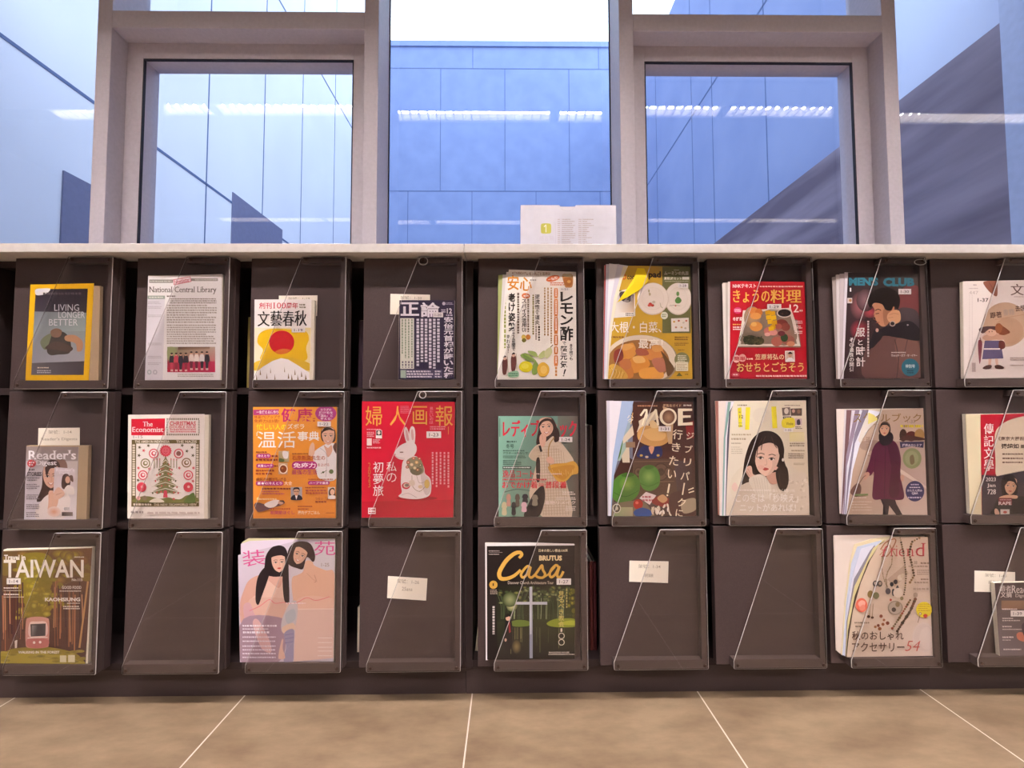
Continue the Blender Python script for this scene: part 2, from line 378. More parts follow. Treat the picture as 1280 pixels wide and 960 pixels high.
# ------------------------------------------------------------------ printed matter
def ink(h):
    if not isinstance(h, str): return h
    return tuple(v*g for v, g in zip(lin([int(h[i:i+2], 16) for i in (0, 2, 4)]), PRINT_GAIN))
GL = {}
def glyphs(s, bold, foot=False):
    k = (s, bold, foot)
    if k not in GL:
        c = bpy.data.curves.new('glyphs', 'FONT'); c.body = s; c.resolution_u = 2; c.offset = bold
        o = bpy.data.objects.new('glyphs', c); COL.objects.link(o); bpy.context.view_layer.update()
        me = bpy.data.meshes.new_from_object(o)
        vs = [(v.co.x, v.co.y) for v in me.vertices]; fs = [tuple(p.vertices) for p in me.polygons]
        bpy.data.objects.remove(o); bpy.data.curves.remove(c); bpy.data.meshes.remove(me)
        if foot:                                                # slab feet on the ends of upright stems
            cnt = {}
            for f in fs:
                for i in range(len(f)): e = tuple(sorted((f[i-1], f[i]))); cnt[e] = cnt.get(e, 0)+1
            for (p, q), n in cnt.items():
                (xa, ya), (xb, yb) = vs[p], vs[q]; ln = abs(xa-xb)
                if n == 1 and abs(ya-yb) < .004 and .035 < ln < .16:
                    ym = (ya+yb)/2; up = any(min(vs[i][1] for i in f) < ym-.02 for f in fs if p in f and q in f); x0, x1 = min(xa, xb)-.06, max(xa, xb)+.06; y0, y1 = (ym-.035, ym) if up else (ym, ym+.035)
                    m = len(vs); vs += [(x0, y0), (x1, y0), (x1, y1), (x0, y1)]; fs.append((m, m+1, m+2, m+3))
        xs = [v[0] for v in vs]; ys = [v[1] for v in vs]
        x0, x1, y0, y1 = min(xs), max(xs), min(ys), max(ys); w, h = max(x1-x0, 1e-4), max(y1-y0, 1e-4)
        GL[k] = ([((x-x0)/w, (y1-y)/h) for x, y in vs], fs, w/h)
    return GL[k]
def spline(pts, n=5):
    m = len(pts); out = []
    for i in range(m):
        p0, p1, p2, p3 = (Vector(pts[(i+k) % m]) for k in (-1, 0, 1, 2))
        for q in range(n):
            t = q/n; v = .5*((2*p1)+(p2-p0)*t+(2*p0-5*p1+4*p2-p3)*t*t+(3*p1-p0-3*p2+p3)*t**3); out.append((v.x, v.y))
    return out
def area2(q): return sum(q[i-1][0]*q[i][1]-q[i][0]*q[i-1][1] for i in range(len(q)))
STEP = 2e-5
def cutpoly(subj, clip):
    q = clip if area2(clip) > 0 else clip[::-1]; out = list(subj)
    for i in range(len(q)):
        a, b = q[i-1], q[i]; src, out = out, []
        side = lambda p: (b[0]-a[0])*(p[1]-a[1])-(b[1]-a[1])*(p[0]-a[0])
        for k in range(len(src)):
            p0, p1 = src[k-1], src[k]; d0, d1 = side(p0), side(p1)
            if (d0 >= 0) != (d1 >= 0): t = d0/(d0-d1); out.append((p0[0]+(p1[0]-p0[0])*t, p0[1]+(p1[1]-p0[1])*t))
            if d1 >= 0: out.append(p1)
        if not out: return []
    return out
def hull(pts):
    P = sorted(set(pts)); cr = lambda o, a, b: (a[0]-o[0])*(b[1]-o[1])-(a[1]-o[1])*(b[0]-o[0]); H = []
    for seq in (P, P[::-1]):
        h = []
        for p in seq:
            while len(h) > 1 and cr(h[-2], h[-1], p) <= 0: h.pop()
            h.append(p)
        H += h[:-1]
    return H
class Art:                                                      # draws flat printed shapes; coordinates are those of an enlarged view of the photo
    def __init__(s, ox, oy, sc, y, clip=None): s.o = (ox, oy, sc); s.y = y; s.n = 0; s.mb = MB(); s.cover = clip; s.clip = hull(clip) if clip else None; s.rnd = random.Random(int(ox+oy+y*1e5))
    def w(s, x, z, y=None):
        ox, oy, sc = s.o; p = onY(ox+x/sc, oy+z/sc, s.y); return (p.x, s.y-s.n*STEP if y is None else y, p.z)
    def cut(s, pts): return cutpoly(pts, s.clip) if s.clip else pts
    def raw(s, pts, col):
        if area2(pts) > 0: pts = pts[::-1]                        # face towards the viewer
        s.mb.face([s.w(*q) for q in pts], 0, ink(col))
    def p(s, pts, col, same=False):
        if not same: s.n += 1
        q = s.cut(pts)
        if len(q) > 2: s.raw(q, col)
    def r(s, x0, y0, x1, y1, col): s.p([(x0, y0), (x1, y0), (x1, y1), (x0, y1)], col)
    def b(s, pts, col): s.p(spline(pts), col)
    def e(s, cx, cy, rx, ry, col, rot=0, n=20):
        c, d = math.cos(rot), math.sin(rot)
        s.p([(cx+rx*math.cos(a)*c-ry*math.sin(a)*d, cy+rx*math.cos(a)*d+ry*math.sin(a)*c) for a in (2*math.pi*i/n for i in range(n))], col)
    def so(s, cx, cy, rx, ry, c0, c1, n=20):                    # soft printed spot, c0 in the middle to c1 at the rim
        s.n += 1; P = [(cx+rx*math.cos(2*math.pi*i/n), cy+ry*math.sin(2*math.pi*i/n)) for i in range(n)]; c0, c1 = ink(c0), ink(c1)
        if s.clip and abs(abs(area2(s.cut(P) or [(0, 0)]*3))-abs(area2(P))) > 1: s.p(P, tuple(a*.3+b*.7 for a, b in zip(c0, c1)), same=True); return
        cm = tuple((a+b)/2 for a, b in zip(c0, c1)); H = [(cx+(x-cx)*.5, cy+(y-cy)*.5) for x, y in P]
        for i in range(n):
            k = (i+1) % n
            s.mb.face([s.w(cx, cy), s.w(*H[k]), s.w(*H[i])], 0, [c0, cm, cm]); s.mb.face([s.w(*H[i]), s.w(*H[k]), s.w(*P[k]), s.w(*P[i])], 0, [cm, cm, c1, c1])
    def g(s, x0, y0, x1, y1, tl, tr, br, bl): s.gq([(x0, y0), (x1, y0), (x1, y1), (x0, y1)], tl, tr, br, bl)
    def gq(s, q, tl, tr, br, bl, n=6):                          # four-cornered printed gradient, trimmed to the cover
        s.n += 1; C4 = [ink(c) for c in (tl, tr, br, bl)]
        def pt(u, v): return tuple((q[0][k]*(1-u)+q[1][k]*u)*(1-v)+(q[3][k]*(1-u)+q[2][k]*u)*v for k in (0, 1))
        def cl(u, v): return tuple((C4[0][k]*(1-u)+C4[1][k]*u)*(1-v)+(C4[3][k]*(1-u)+C4[2][k]*u)*v for k in range(3))
        for i in range(n):
            for j in range(n):
                uv = [(i/n, j/n), (i/n, (j+1)/n), ((i+1)/n, (j+1)/n), ((i+1)/n, j/n)]; cell = [pt(*a) for a in uv]
                f = cutpoly(s.cover, cell) if s.cover else cell
                if len(f) < 3 or abs(area2(f)) < 1e-6: continue
                if area2(f) > 0: f = f[::-1]
                o = Vector(cell[0]); ex = Vector(cell[3])-o; ey = Vector(cell[1])-o; det = ex.x*ey.y-ex.y*ey.x
                cs = []
                for p in f:
                    d = Vector(p)-o; a_ = (d.x*ey.y-d.y*ey.x)/det; b_ = (ex.x*d.y-ex.y*d.x)/det; cs.append(cl((i+a_)/n, (j+b_)/n))
                s.mb.face([s.w(*p) for p in f], 0, cs)
    def s_(s, pts, wd, col, smooth=False):                      # a stroke
        s.n += 1
        if smooth:
            m = len(pts); q = []
            for i in range(m-1):
                p0, p1, p2, p3 = (Vector(pts[max(0, min(m-1, i+k))]) for k in (-1, 0, 1, 2))
                for t in (0, .25, .5, .75): v = .5*((2*p1)+(p2-p0)*t+(2*p0-5*p1+4*p2-p3)*t*t+(3*p1-p0-3*p2+p3)*t**3); q.append((v.x, v.y))
            pts = q+[pts[-1]]
        for i in range(len(pts)-1):
            a, b = Vector(pts[i]), Vector(pts[i+1]); d = (b-a)
            if d.length < 1e-6: continue
            d.normalize(); w0 = wd(i/(len(pts)-1)) if callable(wd) else wd; w1 = wd((i+1)/(len(pts)-1)) if callable(wd) else wd
            nn = Vector((-d.y, d.x)); a2 = a-d*w0*.25; b2 = b+d*w1*.25
            s.n += .2; s.p([tuple(a2+nn*w0/2), tuple(b2+nn*w1/2), tuple(b2-nn*w1/2), tuple(a2-nn*w0/2)], col, same=True)
    def t(s, txt, x0, y0, x1, y1, col, bold=0., serif=False, rot=0., shear=0.):
        s.n += 1; vs, fs, _ = glyphs(txt, round(bold+.006-(.010 if serif else 0), 4), serif and txt.isascii()); cx, cy_ = (x0+x1)/2, (y0+y1)/2; c, d = math.cos(rot), math.sin(rot)
        for k in ((-.5, 0, .5) if serif else (0,)):
            dx = k*.035*(y1-y0)
            P = []
            for u, v in vs:
                x = x0+u*(x1-x0)+dx-cx+shear*(.5-v)*(y1-y0); y = y0+v*(y1-y0)-cy_; P.append(s.w(cx+x*c-y*d, cy_+x*d+y*c))
            for f in fs: s.mb.face([P[i] for i in f], 0, ink(col))
            s.n += 1 if serif else 0
    def v(s, txt, x0, y0, x1, y1, col, bold=0., serif=False, slant=0):        # upright column of characters
        n = len(txt); h = (y1-y0)/n; wd = x1-x0
        for i, ch in enumerate(txt):
            a = y0+i*h; dx = slant*i
            if ch == ' ': continue
            if ch in 'ー-': s.r((x0+x1)/2-wd*.06+dx, a+h*.1, (x0+x1)/2+wd*.06+dx, a+h*.9, col); s.n -= 1; continue
            asp = glyphs(ch, round(bold+.006, 4))[2]; cw = min(1, asp)*.92; chh = min(1, 1/asp)*.92 if ch not in '一二' else .12
            if ch in '。、': cw = chh = .25
            if ch in '!！': cw = .2; chh = .9
            s.t(ch, x0+wd*(1-cw)/2+dx, a+h*(1-chh)/2, x1-wd*(1-cw)/2+dx, a+h*(1+chh)/2, col, bold, serif); s.n -= 1
        s.n += 2
    def m(s, x0, y0, x1, y1, n, col, fill=.62, wd=1.0):         # lines of print too small to read
        s.n += 1; h = (y1-y0)/n; rd = s.rnd
        for i in range(n):
            x = x0; a = y0+i*h; end = x1-(x1-x0)*rd.choice((0, 0, .05, .2)) if n > 1 else x1
            while x < end-h*.2:
                q = h*rd.uniform(.35, 1.1)*wd; x2 = min(end, x+q)
                s.p([(x, a+h*(1-fill)/2), (x2, a+h*(1-fill)/2+rd.uniform(0, .1)*h), (x2, a+h*(1+fill)/2), (x, a+h*(1+fill)/2-rd.uniform(0, .15)*h)], col, same=True)
                x = x2+h*rd.uniform(.12, .3)*wd
    def mv(s, x0, y0, x1, y1, n, col, fill=.6):                 # the same, set in upright columns
        s.n += 1; h = (x1-x0)/n; rd = s.rnd
        for i in range(n):
            a = x0+i*h; y = y0; end = y1-(y1-y0)*rd.choice((0, .03, .12))
            while y < end-h*.2:
                y2 = min(end, y+h*rd.uniform(.4, .8)); s.p([(a+h*(1-fill)/2, y), (a+h*(1+fill)/2, y), (a+h*(1+fill)/2, y2), (a+h*(1-fill)/2, y2)], col, same=True); y = y2+h*rd.uniform(.15, .3)
    def face(s, cx, cy, h, skin='e0b59c', hair='2c201e', lip='b8605c', turn=0., tilt=0., smile=False, eyes=True):   # a printed portrait's face
        c, d = math.cos(tilt), math.sin(tilt)
        def q(x, y): return (cx+(x*c-y*d)*h, cy+(x*d+y*c)*h)
        s.b([q(-.36, -.25), q(-.3, -.46), q(0, -.54), q(.3, -.46), q(.36, -.25), q(.34, .08), q(.22, .36), q(.03, .5), q(-.03, .5), q(-.22, .36), q(-.34, .08)], skin)
        dk = tuple(v*.72 for v in ink(skin))
        s.b([q(.2+turn*.2, -.1), q(.36, -.2), q(.34, .08), q(.22, .36), q(.06, .48), q(.18, .2)], tuple(v*.86 for v in ink(skin)))
        if eyes:
            for sd in (-1, 1):
                ex = sd*.165+turn*.12
                s.e(*q(ex, -.02), .085*h, .032*h, 'f0e6e0', tilt, 10); s.e(*q(ex+turn*.03, -.02), .04*h, .04*h, '2a1c18', tilt, 10)
                s.s_([q(ex-.09, -.025), q(ex, -.062), q(ex+.09, -.03)], .022*h, '2a1c18', True)
                s.s_([q(ex-.1, -.13), q(ex, -.165), q(ex+.1, -.14)], .022*h, hair, True)
        s.s_([q(turn*.15+.01, .0), q(turn*.2+.045, .15), q(turn*.2-.02, .175)], .018*h, dk, True)
        if smile: s.b([q(-.13+turn*.12, .25), q(turn*.12, .275), q(.13+turn*.12, .25), q(.07+turn*.12, .34), q(-.07+turn*.12, .34)], 'f0e4e0'); s.s_([q(-.13+turn*.12, .25), q(turn*.12, .36), q(.13+turn*.12, .25)], .03*h, lip, True)
        else: s.b([q(-.11+turn*.12, .285), q(-.04+turn*.12, .255), q(.04+turn*.12, .255), q(.11+turn*.12, .285), q(turn*.12, .345)], lip)

YC, YBACK = .0088, .0205
def magazine(crop, cover, base, draw, label, group=None, block=None, sheets=(), back=.0185, sticker=None, y=YC, kind='magazine', edge=PAGES):
    ox, oy, sc = crop
    bl = onY(ox+cover[-1][0]/sc, oy+cover[-1][1]/sc, y); br = onY(ox+cover[-2][0]/sc, oy+cover[-2][1]/sc, y)
    base_pt = Vector(((bl.x+br.x)/2, (y+back)/2, min(bl.z, br.z)))
    root = empty(kind, base_pt, label, 'magazine' if kind == 'magazine' else 'book', group)
    def w2(pts): return [(lambda q: (q.x, q.z))(onY(ox+a/sc, oy+b/sc, y)) for a, b in (pts if area2(pts) < 0 else pts[::-1])]
    k = MB(); pg = w2(block or [(a, b+1) for a, b in cover]); k.prism(pg, y+.0008+.0011*len(sheets), back); k.build('page_block', edge, root, base_pt)
    if sheets:                                                  # leaves that fan out past the cover
        k = MB()
        for i, (pts, col) in enumerate(sheets):
            f0 = len(k.f); k.prism(w2(pts), y+.0008+.0011*i, y+.0008+.0011*i+.0009)
            for q in range(f0, len(k.f)): k.c[q] = ink(col)
        k.build('loose_leaves', CARD, root, base_pt)
    a = Art(ox, oy, sc, y, cover); b = a.mb
    b.prism(w2(cover), y, y+.0006)
    for q in range(len(b.f)): b.c[q] = ink(base)
    draw(a)
    b.build('cover', PRINT, root, base_pt)
    assert a.n*STEP < .0046, (label, a.n)
    low = min(v.co.z for ch in root.children for v in ch.data.vertices)+root.location.z       # stand it on its ledge
    for zb in ZB.values():
        if abs(low-zb-.0225) < .03: root.location.z += max(0, zb+.0228-low)
    if sticker:
        x0, y0, x1, y1, txt = sticker
        t = Art(ox, oy, sc, y-(a.n+3)*STEP, None); t.r(x0, y0, x1, y1, 'e6e0dc'); t.t(txt, x0+(x1-x0)*.18, y0+(y1-y0)*.25, x1-(x1-x0)*.18, y1-(y1-y0)*.22, '6a6068', .004)
        sk = t.mb.build('number_sticker', CARD, root, base_pt); sk['label'] = 'white sticker with a shelf number'
    return root
def title_card(crop, pts, lines, label):
    ox, oy, sc = crop; y = .0209
    t = Art(ox, oy, sc, y); w = [onY(ox+a/sc, oy+b/sc, y) for a, b in pts]
    bp = Vector(((w[2].x+w[3].x)/2, y, min(q.z for q in w)))
    t.mb.prism([(q.x, q.z) for q in (w[3], w[2], w[1], w[0])], y, y+.0006)
    for q in range(len(t.mb.f)): t.mb.c[q] = ink('f0e8d8')
    x0, x1 = pts[0][0], pts[1][0]; y0 = pts[0][1]; sk = (pts[1][1]-pts[0][1])/(pts[1][0]-pts[0][0])
    for txt, a, b, c, d in lines: t.t(txt, a, b, c, d, 'a89c8c', .0, rot=sk)
    o = t.mb.build('title_card', CARD, None, bp); o.location = bp; return tag(o, label, 'card')

R1A, R1B, R1C, R1D, R1E = (0, 300, S), (290, 300, S), (580, 300, S), (870, 300, S), (1100, 300, 4.8)
R2A, R2B, R2C, R2D, R2E = (0, 480, S), (290, 480, S), (580, 480, S), (870, 480, S), (1100, 480, 4.8)
R3A, R3B, R3C, R3D, R3E = (0, 650, S), (290, 650, S), (580, 650, S), (870, 650, S), (1100, 650, 4.8)

# ---- top row
def art(a):
    q = [(190, 266), (468, 263), (446, 724), (166, 724)]
    a.gq(q, '2c2430', '2a222c', '4a4246', '6a666c')
    a.gq([(183, 385), (461, 392), (456, 490), (178, 490)], '7a7e84', '8a9694', '9aa8a6', '8c949a')
    a.gq([(178, 490), (456, 490), (450, 650), (170, 660)], '8c949a', '8f9a98', 'a9a6ac', '9a9ca6')
    a.b([(215, 545), (260, 505), (300, 512), (290, 560), (240, 590)], '7c8468')
    a.b([(250, 595), (265, 545), (285, 500), (340, 495), (375, 540), (372, 605), (310, 615), (270, 618)], '4a4540')
    a.b([(350, 515), (400, 512), (440, 545), (438, 590), (412, 597), (402, 555), (350, 540)], 'b98a68')
    a.b([(270, 490), (300, 475), (330, 488), (318, 520), (280, 520)], '8a6a58'); a.b([(240, 580), (300, 545), (385, 575), (370, 600), (300, 590)], '5a4a42')
    a.t('LIVING', 290, 347, 422, 382, 'dcdce0', -.012); a.t('LONGER', 312, 386, 452, 420, 'dcdce0', -.012); a.t('BETTER', 262, 426, 415, 460, 'dcdce0', -.012)
    a.b([(190, 268), (230, 262), (268, 263), (255, 285), (225, 297), (192, 296)], 'dad8dc'); a.m(230, 280, 440, 300, 1, '5a5258')
    a.m(200, 680, 260, 690, 1, 'e8d8c0'); a.m(198, 696, 290, 716, 2, 'c8c4c8')
magazine(R1A, [(163, 242), (500, 235), (472, 752), (135, 752)], 'e8b61c', art, 'yellow-bordered magazine with a dark photo and thin white capitals', block=[(163, 245), (532, 248), (523, 752), (135, 753)], edge=PAGES_TAN)

def art(a):
    a.r(796, 214, 922, 232, '8c857c'); a.r(1018, 208, 1162, 222, '8c857c'); a.m(800, 217, 915, 230, 1, 'c8c4bc'); a.m(1040, 210, 1158, 221, 1, 'c8c4bc')
    a.p([(922, 214), (1016, 197), (1021, 226), (927, 244)], 'c05868'); a.p([(926, 217), (1013, 201), (1017, 223), (930, 240)], 'e8dcdc'); a.t('Newsletter', 930, 209, 1013, 232, 'c05868', .01, rot=-.18)
    a.t('National Central Library', 796, 252, 1155, 292, '4c3e36', -.004, True)
    a.p([(788, 300), (880, 300), (868, 750), (773, 750)], 'd8d2d8'); a.r(788, 300, 880, 318, '96a096'); a.m(795, 303, 870, 315, 1, 'dcdcd4')
    a.m(890, 297, 935, 309, 1, '6a5c54'); a.m(905, 312, 1155, 344, 3, '8c8078'); a.m(890, 346, 1157, 448, 8, 'aaa098'); a.m(890, 452, 1152, 560, 9, 'aaa098')
    for y in (330, 355, 400, 550, 620, 655): a.m(790, y, 862, y+16, 2, 'bab2b8')
    a.e(797, 708, 12, 13, 'aab4b4'); a.e(797, 708, 6, 7, 'd8d4d8'); a.e(828, 708, 12, 13, 'b4b0b8'); a.e(828, 708, 6, 7, 'd8d4d8')
    a.g(893, 573, 1148, 708, '8a9470', 'b8a494', 'b83050', 'a82848'); a.g(950, 573, 1120, 590, '5a4434', '6a5444', 'b89c88', '7a6450'); a.g(893, 650, 1148, 708, '9a3044', 'c04060', 'c02c54', 'a82440')
    a.b([(895, 580), (930, 575), (945, 605), (925, 640), (896, 640)], '98a070')
    for i, (x, c1, c2) in enumerate(((917, '3c3438', 'c0485c'), (941, 'c04c58', '8c3040'), (965, '34303a', '34303a'), (993, '3a343a', '8c3040'), (1022, 'e4d4cc', '6c2c3c'), (1050, 'e8dcd4', '6c2c3c'), (1079, 'd8d0d0', '3c3038'), (1106, '38323a', '38323a'))):
        y = 613 if i < 4 else 606
        a.b([(x-11, y+14), (x, y+4), (x+11, y+14), (x+12, y+46), (x-12, y+46)], c1); a.p([(x-9, y+44), (x+9, y+44), (x+6, y+84), (x-6, y+84)], c2); a.e(x-3, y+86, 3, 6, 'e0c8bc'); a.e(x+4, y+86, 3, 6, 'e0c8bc'); a.e(x, y, 6.5, 8, 'd8a88c'); a.e(x, y-4, 7, 5, '3a2c28')
    a.m(950, 715, 1150, 735, 2, 'b0a8a0')
magazine(R1A, [(790, 196), (1185, 185), (1172, 750), (773, 750)], 'e9e4e2', art, 'white library newsletter with a group photo at the bottom of its page', block=[(790, 192), (1188, 188), (1180, 750), (773, 751)])

def art(a):
    a.g(120, 472, 425, 750, 'efe4c8', 'ecd8a0', 'e8d8a8', 'ece0c4')
    a.b([(150, 500), (210, 478), (300, 480), (390, 490), (410, 530), (395, 580), (400, 640), (330, 660), (200, 660), (150, 640), (165, 590), (135, 550)], 'e6bb22')
    a.b([(118, 660), (180, 640), (300, 630), (410, 660), (413, 700), (118, 700)], 'dfb83a')
    a.e(265, 550, 67, 63, 'cc2830', n=36); a.b([(230, 600), (265, 585), (310, 590), (290, 607), (262, 614), (240, 610)], 'd87838')
    a.p([(117, 718), (165, 680), (215, 650), (262, 634), (300, 642), (350, 672), (413, 712), (413, 750), (117, 750)], 'f0ecec')
    for x, y, w in ((150, 715, 5), (185, 735, 4), (205, 705, 3), (228, 740, 4), (300, 735, 6), (335, 715, 5), (318, 742, 6), (370, 725, 6), (392, 740, 7), (130, 742, 5), (280, 700, 3), (350, 742, 5)): a.p([(x, y-22), (x+w, y+8), (x-w*.4, y+10)], '7a6038')
    a.t('創刊', 145, 338, 212, 371, 'd85868', .012); a.t('100', 220, 338, 287, 370, 'd85868', .0, True); a.t('周年', 290, 338, 352, 371, 'd85868', .012); a.m(360, 343, 398, 370, 2, '8c8470')
    a.t('文', 138, 385, 200, 465, '282220', .0, True); a.t('藝', 207, 382, 267, 463, '282220', .0, True); a.t('春', 272, 382, 331, 464, '282220', .0, True); a.t('秋', 335, 380, 398, 463, '282220', .0, True)
magazine(R1B, [(120, 322), (424, 320), (414, 750), (117, 750)], 'efe8e4', art, 'small thick magazine with a red sun over a snowy mountain', block=[(120, 325), (440, 325), (433, 750), (117, 751)], sticker=(318, 472, 390, 497, '1-19'))

def art(a):
    a.t('正', 899, 336, 998, 408, 'ece6ec', .02); a.t('論', 1006, 336, 1108, 416, 'ece6ec', .02); a.e(1130, 343, 9, 9, 'c8c0cc'); a.m(1142, 336, 1182, 350, 2, 'b0a8b4')
    a.m(1116, 372, 1140, 392, 2, 'e0d8e0'); a.t('12', 1146, 368, 1173, 396, 'ece6ec', .015)
    a.r(897, 421, 971, 691, 'd6d6c8'); a.mv(900, 426, 968, 640, 4, '7c9078', .4); a.mv(902, 650, 968, 686, 4, '6a6070', .5)
    a.mv(980, 424, 1112, 690, 6, 'dcd6de', .62); a.v('安倍元首相が蒔いた種', 1127, 412, 1182, 742, 'ece6ec', .022); a.m(1142, 398, 1176, 412, 1, 'c8c0d0')
    a.r(896, 694, 1122, 742, '4a4260'); a.r(899, 698, 928, 740, '9cb0a0'); a.m(932, 698, 1072, 740, 3, 'd8d2da'); a.m(1082, 698, 1116, 740, 3, 'd8d2da')
magazine(R1B, [(893, 325), (1186, 325), (1184, 744), (887, 748)], '2e2440', art, 'dark purple opinion magazine packed with white upright columns of print', block=[(891, 326), (1187, 326), (1185, 745), (886, 749)], sticker=(1072, 390, 1126, 416, '1-20'))

def art(a):
    a.t('血管を若返らす', 256, 178, 330, 190, '8a5a38', .01); a.t('レモン丸ごと活用術', 334, 179, 460, 197, '8a6030', .01)
    a.t('安', 232, 196, 293, 276, 'd68c24', .01); a.t('心', 297, 205, 362, 280, 'd68c24', .014); a.m(352, 215, 385, 228, 1, 'a0968c')
    a.e(474, 213, 37, 16, 'd86a34', -.25); a.t('一億部!', 448, 205, 502, 222, 'f4ece0', .01, rot=-.25); a.p([(455, 235), (540, 228), (545, 250), (460, 258)], 'f4ece4'); a.m(460, 232, 540, 252, 2, 'd07040')
    a.b([(524, 196), (552, 188), (580, 196), (578, 255), (552, 262), (538, 255)], 'c08a52'); a.e(552, 196, 28, 8, 'dcc8a0'); a.b([(530, 215), (560, 208), (576, 220), (572, 248), (545, 252)], 'b06c30'); a.e(560, 230, 10, 8, 'd8a860')
    for ch, y0, y1 in (('レ', 284, 338), ('モ', 344, 402), ('ン', 408, 462), ('酢', 468, 546)): a.t(ch, 513, y0, 582, y1, '2a2420', .022)
    a.t('で', 524, 550, 545, 566, '2a2420', .01); a.v('超元気', 512, 570, 552, 692, '2a2420', .015); a.p([(545, 697), (535, 726), (530, 724), (536, 698)], '2a2420'); a.e(531, 732, 3.5, 3.5, '2a2420'); a.v('80歳でも', 560, 562, 582, 650, '3a302c', .006)
    for y0, y1 in ((266, 318), (324, 414), (420, 508), (514, 570), (576, 618), (624, 680)): a.b([(481, y0+4), (490, y0), (500, y0+4), (500, y1-4), (490, y1), (481, y1-4)], 'dc8848'); a.mv(485, y0+6, 497, y1-6, 1, 'f4e8dc')
    a.mv(482, 684, 500, 735, 1, 'dc9858')
    a.mv(422, 262, 474, 560, 3, 'b08850', .4); a.v('逆流性食道炎', 377, 296, 405, 462, '463c34', .008); a.mv(362, 300, 376, 545, 1, '9a9050'); a.mv(392, 466, 408, 548, 1, '6a5c50'); a.mv(378, 466, 391, 540, 1, '9a8c80')
    a.e(330, 306, 22, 15, 'd87a48', .1); a.m(318, 300, 344, 313, 1, 'f4e4d8'); a.v('スパイス活用術', 307, 322, 334, 500, '463c34', .01); a.mv(335, 322, 350, 500, 1, '8a7a68')
    a.mv(280, 290, 298, 520, 1, '7a6a5c'); a.v('老け姿勢', 235, 288, 275, 498, '2a2420', .02); a.e(265, 506, 6, 5, '2a2420'); a.e(265, 506, 3, 2.5, 'f0ece4'); a.v('2週間で', 253, 514, 275, 602, '2a2420', .008); a.v('変わる！', 226, 512, 246, 612, '2a2420', .01); a.mv(205, 292, 232, 585, 1, '98a050', .35)
    a.e(318, 526, 12, 13, 'd8c060'); a.e(342, 526, 13, 14, 'd88c40'); a.e(320, 543, 12, 11, '8c8430')
    a.s_([(474, 568), (440, 600), (405, 630), (360, 622)], 4, '7a6a50', True)
    for q, c in (([(300, 625), (330, 612), (372, 640), (385, 660), (340, 650)], '88a050'), ([(340, 600), (380, 605), (392, 630), (360, 625)], '9cb068'), ([(395, 628), (425, 598), (440, 622), (412, 640)], 'c0cc88'), ([(362, 690), (380, 655), (398, 680), (390, 720), (366, 726)], '7c9848'), ([(312, 618), (345, 632), (372, 655), (330, 650)], '6c8840'), ([(430, 605), (460, 580), (470, 610), (440, 640)], 'd0d4a0')): a.b(q, c)
    a.e(330, 684, 36, 30, 'd8cc1c'); a.e(325, 680, 20, 15, 'e4dc50'); a.b([(296, 690), (292, 684), (302, 676)], 'c8bc20'); a.b([(390, 700), (400, 672), (425, 660), (450, 680), (454, 710), (435, 735), (405, 735)], 'dcb040'); a.e(425, 700, 18, 22, 'e8c468')
    for x, y in ((215, 628), (262, 612)): a.b([(x-10, y+20), (x, y+8), (x+14, y+16), (x+16, y+60), (x+8, y+96), (x-8, y+94), (x-12, y+50)], '6a3c38'); a.e(x+2, y+10, 9, 11, 'd8b49c'); a.b([(x-8, y+8), (x+2, y-4), (x+12, y+4), (x+4, y+6)], '2c2220'); a.s_([(x+16, y+2), (x+20, y+90)], 3, 'b09880')
    a.b([(236, 716), (285, 706), (292, 735), (262, 742), (238, 738)], '98c0a0'); a.m(240, 716, 288, 736, 2, '4c8060')
magazine(R1C, [(240, 166), (597, 178), (601, 750), (178, 752)], 'f0ebe2', art, 'cream health magazine with two lemons and an orange title', block=[(238, 168), (598, 180), (602, 750), (178, 752)],
         sheets=[([(226, 178), (300, 180), (300, 752), (177, 752)], 'ece6e2'), ([(206, 192), (300, 190), (300, 752), (177, 752)], 'd8d4d0'), ([(183, 194), (216, 190), (300, 300), (300, 752), (177, 752)], 'a8b070'), ([(183, 192), (218, 188), (218, 300), (180, 300)], '4c8060')], sticker=(512, 262, 562, 278, '1-21'))

